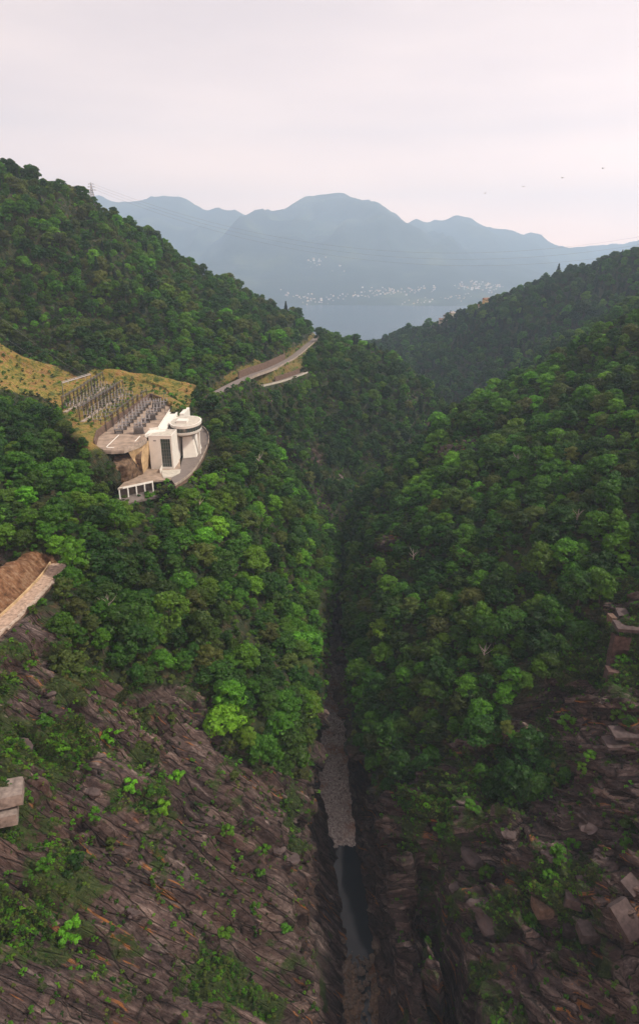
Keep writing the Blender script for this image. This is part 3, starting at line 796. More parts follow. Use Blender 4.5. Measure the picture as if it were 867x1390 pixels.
TREES = []      # x, y, z, scale, shape, shade
for key, G, rk, md in SHEETS:
    ny, k, _ = G.shape
    c = G[:-1, :-1].reshape(-1, 3)
    uvc = proj(c)
    inview = (uvc[:, 0] > -140) & (uvc[:, 0] < 1010) & (uvc[:, 1] > 60) & (uvc[:, 1] < 1600)
    # only slopes that face the view, or lie near a crest
    w = inview.astype(float) * np.where(c[:, 2] < -216, 0, 1)
    if key in 'LR':
        r0 = cellvals(G, rk); m0 = cellvals(G, md)
        w *= np.where(r0 > 0.5, 0.0, 1.0) * np.where(m0 > 0.5, 0.0, 1.0)
        w *= np.where(c[:, 2] < (-176 if key == 'L' else -183), 0.0, 1.0)
        w *= (c[:, 1] < 830)
    n = {'L': 26000, 'R': 17000, 'C': 9000, 'D': 22000}[key]
    P, ci = sample(G, n, w)
    dist = P[:, 1]
    base = np.where(dist < 260, 4.9, np.where(dist < 330, 4.5, 4.7))
    if key in 'CD': base = base * 0 + (5.6 if key == 'D' else 4.8)
    sc = base / 4.6 * (0.62 + 0.85 * rng.random(len(P)) ** 1.6 + 0.25 * vnoise(P / 30., 33))
    kp = thin(P, base * (0.72 + 0.4 * sc / (base / 4.6)) * 0.92)
    P, sc = P[kp], sc[kp]
    if key in 'LR':      # real openings in the wood where rock shows
        op = fbm(P / np.array([26., 26., 18.]), 2, 44)
        k2 = op < 0.50
        P, sc = P[k2], sc[k2]
    if key == 'L':
        dd = np.minimum(seg_dist(P[:, 0], P[:, 1], ROAD1), seg_dist(P[:, 0], P[:, 1], ROAD2))
        k2 = ~((dd < 6) & (P[:, 2] > -90)) & (poly_sd(P[:, 0], P[:, 1], LOWER) > 2.0) & (poly_sd(P[:, 0], P[:, 1], FORE) > 1.5) & (poly_sd(P[:, 0], P[:, 1], TERR) > 3) & (poly_sd(P[:, 0], P[:, 1], FIELD) > 2)
        k2 &= (P[:, 2] > -160) | (P[:, 1] > 0)
        P, sc = P[k2], sc[k2]
    sh_n = fbm(P / 48., 2, 61); sh_r = rng.random(len(P))
    hgt = P[:, 2]
    for p, s, a, b in zip(P, sc, sh_n, sh_r):
        x, y, z = p
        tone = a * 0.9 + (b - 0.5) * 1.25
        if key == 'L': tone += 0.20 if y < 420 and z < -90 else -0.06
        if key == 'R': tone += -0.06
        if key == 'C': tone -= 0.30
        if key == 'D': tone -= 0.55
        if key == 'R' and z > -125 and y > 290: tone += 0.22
        if key == 'L' and y > 395 and x > -70 and z < -80: tone -= 0.28  # darker leaf colours on the nose stand in for the shade on its face
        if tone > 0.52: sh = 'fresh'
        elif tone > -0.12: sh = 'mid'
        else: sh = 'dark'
        if key not in 'CD' and random.random() < (0.22 if z > -60 else 0.11 if z > -110 and y < 520 else 0.07): sh = 'olive'
        i = random.choice((0, 0, 1, 2, 2, 3))
        TREES.append([x, y, z - 0.4, s, i, sh, key])
T = TREES
PT = np.array([[t[0], t[1], t[2]] for t in T]); SCL = np.array([t[3] for t in T]); HT = np.array([SHAPES[t[4]][0] for t in T]) * SCL
mid = PT + np.stack([0 * HT, 0 * HT, HT * 0.6], 1); top = PT + np.stack([0 * HT, 0 * HT, HT * 1.0], 1)
um, ut = proj(mid), proj(top)
RP = F_PX * np.array([SHAPES[t[4]][1] for t in T]) * SCL / um[:, 2]
okv = np.ones(len(T), bool)
for c in CLEAR:
    for (uu, vv) in ((um[:, 0], um[:, 1]), (ut[:, 0], ut[:, 1]), (um[:, 0] - RP * .75, um[:, 1]), (um[:, 0] + RP * .75, um[:, 1])):
        okv &= ~inpoly(uu, vv, c)
inframe = (um[:, 0] > -60) & (um[:, 0] < 930) & (um[:, 1] > 80) & (um[:, 1] < 1480)
okv &= inframe
idx = np.nonzero(okv)[0]
# what the slopes themselves hide needs no tree
vis = []
for i in idx:
    hid = True
    for ox in (0, -14, 14):
        o_ = Vector((ox, 0, 0)); p = Vector(top[i]) - o_; d = p.normalized(); L_ = p.length
        if not any(b.ray_cast(o_, d, L_ - 6)[0] is not None for b in BV.values()): hid = False; break
    if not hid: vis.append(i)
vis = np.array(vis)
print('trees', len(T), 'kept', len(vis))

order = vis[np.argsort(-RP[vis] * (1 - 0.35 * smooth(um[vis, 1], 1250, 1330)))]
# the largest 300 in the picture are individuals
single = list(order[:300]); rest = list(order[300:])

def region(u, v, key):
    if key == 'L':
        if v < 520: return 'above the switchyard'
        if u < 130 and v < 700: return 'on the left edge below the switchyard'
        if u < 160 and v < 800: return 'above the stone ramp'
        if u < 220 and v < 860: return 'right beside the stone ramp'
        if u < 220: return 'above the left bare rock'
        if v < 720: return 'below the curved road'
        if u < 320 and v < 860: return 'under the white building'
        if v < 900: return 'left of the dark gorge slot'
        if u < 320: return 'at the left rock edge'
        return 'left of the gravel river bed'
    if u > 740 and v > 780: return 'beside the right rock steps'
    if u > 740: return 'high on the right edge'
    if v > 1000: return 'low among the right rocks'
    if v > 900 and u < 600: return 'right of the gravel bed'
    if v > 900: return 'above the right overhanging rocks'
    if u < 600 and v > 760: return 'right of the dark gorge slot'
    if v > 760: return 'in the middle right bank'
    if u < 620: return 'on the upper right bank'
    return 'on the upper right slope'
ORD = ['leftmost', 'second from the left', 'third from the left', 'fourth from the left', 'fifth from the left', 'sixth from the left', 'seventh from the left', 'eighth from the left', 'ninth from the left', 'tenth from the left', 'eleventh from the left', 'twelfth from the left', 'thirteenth from the left', 'fourteenth from the left', 'fifteenth from the left', 'sixteenth from the left']
groups = {}
for i in single:
    t = T[i]; groups.setdefault((region(um[i, 0], um[i, 1], t[6]), t[5], t[4]), []).append(i)
LAB = {}
for (rg_, sh, shp), ii in groups.items():
    ii.sort(key=lambda i: um[i, 0])
    base_ = f"{SHADE_WORD[sh]} {SHAPES[shp][4]} tree {rg_}"
    for n_, i in enumerate(ii):
        LAB[i] = base_ if len(ii) == 1 else (base_ + ', ' + ORD[min(n_, 15)])
def put_tree(t, rz, label, group='broadleaf trees on the gorge sides', sxy=1.0):
    e = empty('broadleaf_tree', (t[0], t[1], t[2]), rz); e.scale = (t[3] * sxy, t[3] * sxy, t[3])
    tag(e, label, 'tree', group)
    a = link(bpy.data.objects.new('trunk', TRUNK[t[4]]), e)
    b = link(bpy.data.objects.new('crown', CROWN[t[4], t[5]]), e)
    return e, a, b
SRC = {}
for i in single:
    t = T[i]
    e, a, b = put_tree(t, random.uniform(0, 6.28), LAB[i], sxy=random.uniform(.92, 1.1))
    SRC.setdefault((t[4], t[5]), (a, b))

def scatter(name, pts, pick, rot, scl, sources, label, cat, parts=None):
    me = bpy.data.meshes.new(name); me.vertices.add(len(pts)); me.vertices.foreach_set('co', np.asarray(pts, np.float32).ravel())
    a = me.attributes.new('pick', 'INT', 'POINT'); a.data.foreach_set('value', np.asarray(pick, np.int32))
    a = me.attributes.new('rot', 'FLOAT_VECTOR', 'POINT'); a.data.foreach_set('vector', np.asarray(rot, np.float32).ravel())
    a = me.attributes.new('scl', 'FLOAT', 'POINT'); a.data.foreach_set('value', np.asarray(scl, np.float32))
    me.update()
    o = link(bpy.data.objects.new(name, me)); tag(o, label, cat, kind='stuff')
    ng = bpy.data.node_groups.new(name, 'GeometryNodeTree')
    ng.interface.new_socket('Geometry', in_out='INPUT', socket_type='NodeSocketGeometry')
    ng.interface.new_socket('Geometry', in_out='OUTPUT', socket_type='NodeSocketGeometry')
    N = ng.nodes.new; gi, go = N('NodeGroupInput'), N('NodeGroupOutput')
    jn = N('GeometryNodeJoinGeometry')
    for src in reversed(sources):
        src = src if isinstance(src, tuple) else (src,)
        j = N('GeometryNodeJoinGeometry')
        for so in src:
            oi = N('GeometryNodeObjectInfo'); oi.transform_space = 'ORIGINAL'; oi.inputs['Object'].default_value = so
            ng.links.new(oi.outputs['Geometry'], j.inputs[0])
        g2 = N('GeometryNodeGeometryToInstance'); ng.links.new(j.outputs[0], g2.inputs[0])
        ng.links.new(g2.outputs[0], jn.inputs[0])
    ip = N('GeometryNodeInstanceOnPoints'); ip.inputs['Pick Instance'].default_value = True
    ng.links.new(gi.outputs[0], ip.inputs['Points']); ng.links.new(jn.outputs[0], ip.inputs['Instance'])
    for nm, ty, sk in (('pick', 'INT', 'Instance Index'), ('rot', 'FLOAT_VECTOR', 'Rotation'), ('scl', 'FLOAT', 'Scale')):
        na = N('GeometryNodeInputNamedAttribute'); na.data_type = ty; na.inputs['Name'].default_value = nm
        out = na.outputs['Attribute']
        if nm == 'rot':
            e2 = N('FunctionNodeEulerToRotation'); ng.links.new(out, e2.inputs[0]); out = e2.outputs[0]
        ng.links.new(out, ip.inputs[sk])
    ng.links.new(ip.outputs[0], go.inputs[0])
    md_ = o.modifiers.new('scatter', 'NODES'); md_.node_group = ng
    return o
skeys = sorted(SRC)
FIRSRC = []
for k_, (u_, v_, s_, lab_) in enumerate(((388, 424, 1.15, 'dark pointed fir breaking the left skyline above the road'), (357, 407, .8, 'shorter dark fir on the left skyline, left of the tall one'))):
    h_ = hit_down(u_, v_, 'L'); p_ = h_[0]
    e_ = empty('fir_tree', (p_.x, p_.y, p_.z - .4), 1.0); e_.scale = (s_, s_, s_); tag(e_, lab_, 'conifer', 'conifers standing out of the wood')
    FIRSRC.append((link(bpy.data.objects.new('trunk', PINE[k_][1]), e_), link(bpy.data.objects.new('crown', PINE[k_][0]), e_)))
smap = {k: j for j, k in enumerate(skeys)}
def near_key(i, sh):
    return smap.get((i, sh), smap.get((0, sh), 0))
for key, nm, lb in (('L', 'woodland_left_bank', 'dense wood covering the left bank and mountainside'), ('R', 'woodland_right_bank', 'dense wood covering the right bank'),
                    ('C', 'woodland_middle_ridge', 'dark wood on the ridge behind the right bank'), ('D', 'woodland_far_ridge', 'bluish wood on the far right ridge above the lake')):
    rr = [i for i in rest if T[i][6] == key]
    if not rr: continue
    n = len(rr)
    rot = np.zeros((n, 3)); rot[:, 2] = rng.uniform(0, 6.28, n); rot[:, :2] = rng.normal(0, 0.06, (n, 2))
    pk = np.array([near_key(T[i][4], T[i][5]) for i in rr]); fz = fbm(PT[rr] / 40., 2, 88) + rng.normal(0, .35, n)
    isf = (fz > {'L': .62, 'R': .78, 'C': .6, 'D': .5}[key]) & (PT[rr][:, 1] > 330)
    pk = np.where(isf, len(skeys) + rng.integers(0, 2, n), pk); sc_ = np.where(isf, SCL[rr] * .78, SCL[rr])
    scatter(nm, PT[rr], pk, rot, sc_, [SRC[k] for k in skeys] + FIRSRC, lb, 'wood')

# shrubs: individual ones on the open rock, and low cover
def cover_points(G, rk, md, green, n, cond, r):
    c = G[:-1, :-1].reshape(-1, 3); uvc = proj(c)
    w = ((uvc[:, 0] > -40) & (uvc[:, 0] < 910) & (uvc[:, 1] < 1430)).astype(float) * cond(c, cellvals(G, rk), cellvals(G, md), cellvals(G, green))
    if w.sum() <= 0: return np.zeros((0, 3))
    P, ci = sample(G, n, w); k = thin(P, np.full(len(P), r)); return P[k]
bush_obs = []
def put_bush(p, k, s, label):
    e = empty('shrub', p, random.uniform(0, 6.28)); e.scale = (s, s, s * random.uniform(.8, 1.1)); tag(e, label, 'shrub', 'shrubs rooted on the bare rock')
    f = link(bpy.data.objects.new('foliage', BUSH[k]), e); bush_obs.append((k, f)); return e
BUSHES = [(100, 1180, 2), (60, 1175, 1), (128, 1110, 1), (85, 1020, 1), (60, 985, 0), (175, 1070, 1), (180, 975, 3), (150, 1000, 1), (205, 1075, 0), (310, 1130, 1), (320, 1060, 3), (360, 1155, 1), (350, 1190, 0), (345, 1235, 1), (300, 1270, 1), (385, 1265, 0), (95, 1270, 1), (88, 1215, 3), (240, 1060, 1), (235, 980, 3), (160, 880, 1), (40, 905, 1), (20, 925, 0), (220, 1100, 1), (150, 1150, 3),
          (685, 1085, 2), (700, 1060, 0), (715, 1085, 2), (672, 1050, 1), (730, 1060, 0), (768, 985, 1), (775, 1150, 1), (760, 1165, 0), (745, 1190, 1), (720, 1250, 1), (850, 960, 1), (855, 985, 0), (838, 975, 1), (800, 1030, 1), (790, 1045, 0), (860, 1130, 2), (850, 1150, 0), (600, 1130, 1), (590, 1170, 0), (640, 1100, 1), (560, 1060, 2), (610, 1230, 3), (635, 1275, 0), (660, 1190, 1), (655, 945, 1), (770, 820, 1), (790, 875, 0), (540, 1050, 2), (690, 1000, 1), (760, 930, 3), (845, 900, 1)]
bl = {}
BW = ['mid green', 'bright green', 'dark green', 'olive']
tmp = []
for u, v, k in BUSHES:
    h = hit(u, v, 'LR')
    if h: tmp.append((u, v, k, h[0], 'left' if u < 440 else 'right', 'upper' if v < 1060 else 'lower'))
cnt = {}
for q in tmp: cnt.setdefault((q[4], q[5], q[2]), []).append(q)
for kk, qs in cnt.items():
    qs.sort()
    for n_, (u, v, k, p, sd, ud) in enumerate(qs):
        b = f"{BW[k]} shrub on the {ud} rocks of the {sd} bank"
        put_bush((p.x, p.y, p.z - 0.3), k, random.uniform(1.0, 1.7) * (1.5 if k == 2 and sd == 'right' else 1), b if len(qs) == 1 else b + ', ' + ORD[min(n_, 15)])
bsrc = [next(f for k, f in bush_obs if k == q) for q in range(4)]
for key, G, rk, md, gr in (('left', GL, rkL, mdL, grL), ('right', GR, rkR, mdR, grR)):
    near = cover_points(G, rk, md, gr, 24000, lambda c, r, m, g: (r > .5) * (c[:, 1] < 330) * (c[:, 2] > -196) * (m < .3) * (0.006 + np.clip(g * 4.0 - 2.2, 0, 1) ** 2 * (0.1 + smooth(vnoise(c / 6., 99), 0.0, 0.3))) * (0.5 + 0.5 * smooth(c[:, 2], -180, -150)), 0.75)
    far_ = cover_points(G, rk, md, gr, 14000, lambda c, r, m, g: (c[:, 1] < 560) * (c[:, 2] > -195) * (r < .5) * (m < .3) , 2.4)
    ln = cover_points(G, rk, md, gr, 9000, lambda c, r, m, g: (r > .5) * (c[:, 1] < 600) * (c[:, 1] > 240) * (c[:, 2] > -178) * (m < .3) , 2.4)
    edge = cover_points(G, rk, md, gr, 4000, lambda c, r, m, g: (c[:, 1] > 240) * (m > .3) * (c[:, 1] < 640), 4.2)
    P = np.concatenate([near, far_, ln, edge]); n = len(P)
    small = np.concatenate([rng.uniform(0.18, 0.50, len(near)), rng.uniform(0.7, 1.3, len(far_)), rng.uniform(0.6, 1.2, len(ln)), rng.uniform(0.25, 0.9, len(edge))])
    if key == 'left':
        x, y = P[:, 0], P[:, 1]
        k = (poly_sd(x, y, LOWER) > 1) & (poly_sd(x, y, FORE) > 1) & (poly_sd(x, y, TERR) > 1.5) & ~((np.minimum(seg_dist(x, y, ROAD1), seg_dist(x, y, ROAD2)) < 4) & (P[:, 2] > -88)) & ~((y < 240) & (seg_dist(x, y, PATHL) < 3.2))
        P, small = P[k], small[k]; n = len(P)
    rot = np.zeros((n, 3)); rot[:, 2] = rng.uniform(0, 6.28, n)
    pk = rng.choice([0, 0, 1, 2, 3, 3], n)
    scatter('undergrowth_' + key + '_bank', P - np.array([0, 0, .12]), pk, rot, small, bsrc, f'low green undergrowth between rocks and trees on the {key} bank', 'undergrowth')
    print('cover', key, n)

# conifers that stand out
FIRS = [(372, 410, 1, .7, 'small fir just left of the tallest fir on the left skyline'),
        (168, 500, 0, 1.2, 'tall fir on the left slope right above the switchyard'),
        (154, 492, 1, 1.2, 'tall fir on the left slope, left of its taller neighbour above the switchyard'),
        (182, 505, 1, 1.25, 'fir above the switchyard, right of its two neighbours'),
        (80, 440, 0, 1.1, 'narrow fir high on the left slope near the left edge')]
fir0 = []
def put_fir(u, v, k, s, lab, only=None):
    h = hit_down(u, v, only)
    if not h: return
    p = h[0]; e = empty('fir_tree', (p.x, p.y, p.z - .4), random.uniform(0, 6)); e.scale = (s, s, s); tag(e, lab, 'conifer', 'conifers standing out of the wood')
    link(bpy.data.objects.new('trunk', PINE[k][1]), e); link(bpy.data.objects.new('crown', PINE[k][0]), e)
for f in FIRS: put_fir(*f)
for u, s, lab in ((755, 1.5, 'large dark conifer on the skyline of the far right ridge'), (607, 1.1, 'conifer beside the houses on the far right ridge'), (527, .8, 'small conifer at the low left end of the far right ridge'), (706, .8, 'conifer in the middle of the far right ridge skyline'), (840, .9, 'conifer at the right end of the far right ridge skyline')):
    # the crest point of the far ridge on this bearing
    uvd = proj(GD.reshape(-1, 3)); m_ = np.abs(uvd[:, 0] - u) < 4; j = np.nonzero(m_)[0][np.argmin(uvd[m_, 1])]
    p = GD.reshape(-1, 3)[j]; e = empty('fir_tree', (p[0], p[1], p[2] - .5)); e.scale = (s * 1.1, s * 1.1, s); tag(e, lab, 'conifer', 'conifers standing out of the wood')
    link(bpy.data.objects.new('trunk', PINE[0][1]), e); link(bpy.data.objects.new('crown', PINE[0][0]), e)

# bare dead trees standing in the wood
M['deadwood'] = simple('bleached_wood', (0.36, 0.32, 0.28), 0.9, 0.25, 3.0)
DEAD = []
for k in range(3):
    me = trunk_me('trunk', 90 + k, 8.5, 3.4, 7, 0.17).copy(); me.materials.clear(); me.materials.append(M['deadwood']); DEAD.append(me)
for k, (u, v, lab) in enumerate(((312, 438, 'bare pale dead tree high on the left slope above the road'), (150, 842, 'bare dead tree in the left bank wood'), (272, 700, 'bare dead tree below the curved road'), (352, 640, 'bare dead tree on the nose below the mountain road'),
        (560, 770, 'bare dead tree low on the right bank near the slot'), (700, 640, 'bare dead tree in the middle of the right slope'), (655, 905, 'bare dead tree above the right overhanging rocks'), (780, 720, 'bare dead tree high on the right slope'), (215, 395, 'bare dead tree high on the left mountainside'))):
    h = hit(u, v)
    if not h: continue
    e = empty('dead_tree', h[0] + Vector((0, 0, 1.5)), k * 1.1); s_ = 1.25; e.scale = (s_, s_, s_); tag(e, lab, 'dead tree', 'bare dead trees'); link(bpy.data.objects.new('trunk', DEAD[k % 3]), e)

# ------------------------------------------------------------------ power station
def z2(zx, zy, Z): return at_z(*zp(zx, zy), Z)
def z5(zx, zy, Z): return at_z(60 + zx * 0.2076, 500 + zy * 0.2076, Z)
ps = empty('power_station', (-70, 272, ZB))
tag(ps, 'white power station with glazed tower and round drum on a walled terrace', 'power station')
PSO = Vector((-70, 272, ZB))
def rel(p): return (p[0] - PSO.x, p[1] - PSO.y, p[2] - PSO.z if len(p) > 2 else 0)
class RB(MB):
    def build(s, *a, **k):
        s.v = [(x - PSO.x, y - PSO.y, z - PSO.z) for x, y, z in s.v]; return super().build(*a, **k)
m = RB(); m.prism(TERR, ZT - 1.1, ZT, 0, 1); m.build('terrace', [M['pave'], M['concrete']], ps)
# painted lane lines on the terrace
m = RB()
for (a, b, wd) in (((118, 417), (200, 338), .35), ((305, 380), (338, 345), .35), ((120, 420), (168, 422), .6)):
    p, q = z2(*a, ZT), z2(*b, ZT); dx, dy = q[0] - p[0], q[1] - p[1]; L_ = math.hypot(dx, dy)
    m.box(((p[0] + q[0]) / 2, (p[1] + q[1]) / 2, ZT + .03), (L_, wd, .05), math.atan2(dy, dx))
m.build('lane_marking', M['paint'], ps)
# low kerb and railing on the terrace edge
edge = [z2(*q, ZT) for q in ((32, 438), (150, 445), (233, 440), (328, 406), (380, 374))]
m = RB()
for p, q in zip(edge[:-1], edge[1:]):
    L_ = math.dist(p, q); m.box(((p[0] + q[0]) / 2, (p[1] + q[1]) / 2 + .2, ZT + .14), (L_, .35, .3), math.atan2(q[1] - p[1], q[0] - p[0]))
m.build('edge_kerb', M['concrete'], ps)
m = RB()
for p, q in zip(edge[:-1], edge[1:]):
    n_ = max(2, int(math.dist(p, q) / 1.8))
    for i in range(n_):
        f = i / n_; m.box((p[0] + (q[0] - p[0]) * f, p[1] + (q[1] - p[1]) * f + .2, ZT + .75), (.07, .07, 1.0))
    for h in (.7, 1.2): m.tube([(p[0], p[1] + .2, ZT + h), (q[0], q[1] + .2, ZT + h)], .035, 4)
m.build('railing', M['steel'], ps)

# tower: a hollow white shaft whose camera side carries the tall window
tx0, tx1, ty0, ty1, tz0, tz1 = -74.6, -64.6, 271.4, 283.0, ZB + .02, -70.2
wx0, wx1, wz0, wz1 = -69.6, -65.3, ZB + 0.9, -71.3
m = RB()
def bx(m, x0, x1, y0, y1, z0_, z1_, mi=0): m.box(((x0 + x1) / 2, (y0 + y1) / 2, (z0_ + z1_) / 2), (x1 - x0, y1 - y0, z1_ - z0_), 0, mi)
bx(m, tx0, wx0, ty0, ty1, tz0, tz1); bx(m, wx1, tx1, ty0, ty1, tz0, tz1)
bx(m, wx0, wx1, ty0, ty1, wz1, tz1); bx(m, wx0, wx1, ty0, ty1, tz0, wz0); bx(m, wx0, wx1, ty0 + 1.2, ty1, wz0, wz1)
m.build('tower', M['white'], ps)
m = RB(); bx(m, tx0 + .35, tx1 - .35, ty0 + .35, ty1 - .35, tz1, tz1 + .06); m.build('tower_roof', M['roof_grey'], ps)
m = RB()
for a in ((tx0 - .05, tx1 + .05, ty0 - .05, ty0 + .3), (tx0 - .05, tx1 + .05, ty1 - .3, ty1 + .05), (tx0 - .05, tx0 + .3, ty0 + .3, ty1 - .3), (tx1 - .3, tx1 + .05, ty0 + .3, ty1 - .3)): bx(m, *a, tz1 + .003, tz1 + .45)
m.build('parapet', M['white'], ps)
m = RB(); bx(m, wx0 + .003, wx1 - .003, ty0 + .5, ty0 + .6, wz0 + .003, wz1 - .003); win = m.build('window', M['glass'], ps)
m = RB()
for i in range(5):
    x = wx0 + .12 + (wx1 - wx0 - .24) * i / 4; bx(m, x - .05, x + .05, ty0 + .36, ty0 + .49, wz0 + .01, wz1 - .01)
for i in range(9):
    z = wz0 + .1 + (wz1 - wz0 - .2) * i / 8; bx(m, wx0 + .01, wx1 - .01, ty0 + .30, ty0 + .355, z - .05, z + .05)
fr = m.build('frame', M['steel'], win)
m = RB()      # stair flights seen behind the panes
for i in range(5):
    z = wz0 + 1.2 + i * 2.3; s_ = 1 if i % 2 else -1
    m.tube([(-67.45 - 1.9 * s_, ty0 + .95, z), (-67.45 + 1.9 * s_, ty0 + .95, z + 1.1)], .13, 4)
m.build('stair', M['white'], win)
# small vent on the blind part of the tower
m = RB(); bx(m, -72.6, -71.4, ty0 - .08, ty0 - .002, -72.3, -71.8); m.build('vent', M['steel'], ps)
# plinth and steps at the tower foot
m = RB(); m.prism([z2(*q, ZB)[:2] for q in ((480, 598), (480, 572), (604, 566), (598, 590), (545, 618), (490, 622))], ZB + .03, ZB + .22); m.build('doorstep', M['roof_grey'], ps)
m = RB(); p, q = z2(470, 590, ZB), z2(498, 528, ZB); m.box(((p[0]+q[0])/2, (p[1]+q[1])/2, ZB + .9), (math.dist(p, q), .3, 1.7), math.atan2(q[1]-p[1], q[0]-p[0])); m.build('wing_wall', M['white'], ps)

# white roof walkway from the terrace to the drum
wk = [z2(*q, -70.2)[:2] for q in ((368, 340), (396, 312), (452, 304), (505, 225), (548, 155), (585, 152), (592, 178), (560, 225), (530, 270), (500, 318), (408, 330))]
m = RB(); m.prism(wk, -71.6, -69.9); m.build('roof_walkway', M['white'], ps)
m = RB()
for a, b in (((396, 312), (452, 304)), ((452, 304), (548, 155))):
    p, q = z2(*a, -70.2), z2(*b, -70.2)
    m.box(((p[0]+q[0])/2 + .3, (p[1]+q[1])/2, -69.45), (math.dist(p, q), .3, .88), math.atan2(q[1]-p[1], q[0]-p[0]))
m.build('parapet', M['white'], ps)
# rear block behind the drum with a sunk court
p0 = z2(545, 158, -68.8); p1 = z2(655, 150, -68.8)
rbx0, rbx1, rby0, rby1 = p0[0] + 1.0, p1[0], p1[1] - 13.0, p1[1] + 2
m = RB()
for a in ((rbx0, rbx1, rby1 - 3, rby1), (rbx1 - 2.2, rbx1, rby0, rby1 - 3.003), (rbx0, rbx0 + 2.5, rby0, rby1 - 3.003)): bx(m, *a, -75, -69.9)
m.build('rear_block', M['white'], ps)
m = RB(); bx(m, rbx0 + 2.5, rbx1 - 2.2, rby0, rby1 - 3.01, -75, -71.2); m.build('court_floor', M['roof_grey'], ps)

# the drum
cx, cy_ = z2(636, 252, -69.0)[:2]; RX, RY = 7.1, 10.8
def ring(m, z0_, z1_, k0=1.0, k1=1.0, inner=0.0, n=72, mi=0, cap=True):
    vs = []
    for z, k in ((z0_, k0), (z1_, k1)):
        for i in range(n):
            a = 2 * math.pi * i / n; vs.append((cx + RX * k * math.cos(a), cy_ + RY * k * math.sin(a), z))
    fs = [(i, (i + 1) % n, n + (i + 1) % n, n + i) for i in range(n)]
    if cap: fs += [tuple(range(n, 2 * n)), tuple(reversed(range(n)))]
    m.add(vs, fs, mi)
m = RB(); ring(m, -69.9, -68.6, 1.0, 1.02); m.build('drum_upper_band', M['white'], ps, False)
m = RB(); ring(m, -68.598, -68.5, .93, .93); m.build('drum_roof', M['roof_grey'], ps)
m = RB(); ring(m, -71.85, -69.903, .965, .965, cap=False); gl = m.build('drum_window', M['glass'], ps)
m = RB()
for i in range(36):
    a = 2 * math.pi * i / 36; m.box((cx + RX * .985 * math.cos(a), cy_ + RY * .985 * math.sin(a), -70.875), (.22, .22, 1.93), a)
m.build('mullion', M['steel_dark'], gl)
m = RB(); ring(m, -73.0, -71.853, .97, 1.01); m.build('drum_lower_band', M['white'], ps)
m = RB(); ring(m, -74.4, -73.003, .70, .94); m.build('drum_underside', M['concrete'], ps)
m = RB(); bx(m, cx - 3.2, cx + 1.6, cy_ - 5.5, cy_ - .5, -68.497, -67.3); m.build('roof_cabin', M['white'], ps)
# battered support wall and columns beneath the drum
q = [z2(592, 455, ZB), z2(662, 455, ZB)]
m = RB()
a0, a1 = (-63.9, 288.5), (cx + 3.2, 290.5)
m.add([(a0[0], a0[1], ZB), (a1[0] + 1.6, a1[1], ZB), (a1[0] + 1.2, a1[1] + 16, ZB), (a0[0], a0[1] + 16, ZB), (a0[0], a0[1] + 1.8, -74.4), (a1[0] - .6, a1[1] + 1.6, -74.4), (a1[0] - .6, a1[1] + 14, -74.4), (a0[0], a0[1] + 14, -74.4)],
      [(0, 3, 2, 1), (4, 5, 6, 7), (0, 1, 5, 4), (1, 2, 6, 5), (2, 3, 7, 6), (3, 0, 4, 7)])
m.build('support_wall', M['white'], ps)
for dx, dy in ((5.3, 1.5),):
    m = RB(); m.box((cx + dx, cy_ + dy, (ZB - 74.4) / 2), (.9, 1.6, -74.4 - ZB), 0, 0, 1.15); m.build('column', M['white'], ps)
m = RB(); bx(m, -74.5, -65.3, 283.01, 316, ZB + .01, -71.62); m.build('machine_hall', M['white'], ps)
# forecourt and the carport at its lower edge
m = RB(); m.prism(FORE, ZB - .6, ZB - .006, 0, 1); m.build('forecourt', [M['pave'], M['concrete']], ps)
ca, cb = z2(200, 686, ZB), z2(418, 640, ZB)
ang = math.atan2(cb[1] - ca[1], cb[0] - ca[0]); L_ = math.dist(ca, cb)
m = RB(); m.box(((ca[0] + cb[0]) / 2, (ca[1] + cb[1]) / 2 - .2, ZB - .25), (L_ + .6, .3, .75), ang); m.build('carport_beam', M['paint'], ps)
for i in range(5):
    f = i / 4; m = RB(); m.box((ca[0] + (cb[0] - ca[0]) * f, ca[1] + (cb[1] - ca[1]) * f - .2, ZB - 2.75), (.45, .45, 4.2), ang); m.build('carport_post', M['paint'], ps)
m = RB(); nx, ny = -math.sin(ang), math.cos(ang)
m.box(((ca[0] + cb[0]) / 2 + nx * 3.0, (ca[1] + cb[1]) / 2 + ny * 3.0, ZB - 2.9), (L_ + 2, .4, 4.3), ang); m.build('carport_back_wall', M['concrete_dark'], ps)
m = MB(); m.box(((ca[0] + cb[0]) / 2 - nx * 1.2 + 1.5, (ca[1] + cb[1]) / 2 - ny * 1.2, ZB - 5.1), (L_ + 8, 9.0, .8), ang); tag(m.build('carport_drive', M['asphalt']), kind='structure')
# retaining wall between the upper yard and the terrace
wl = [z2(*q, ZT) for q in ((30, 420), (48, 352), (150, 275), (270, 190), (394, 100), (470, 128))]
m = MB()
for p, q in zip(wl[:-1], wl[1:]):
    m.box(((p[0]+q[0])/2 + 1.0, (p[1]+q[1])/2 - .3, ZT + 1.3), (math.dist(p, q) + .3, .6, 3.6), math.atan2(q[1]-p[1], q[0]-p[0]))
o = m.build('retaining_wall', M['wallstone']); tag(o, 'brown retaining wall between the yellow yard and the paved terrace', 'wall')

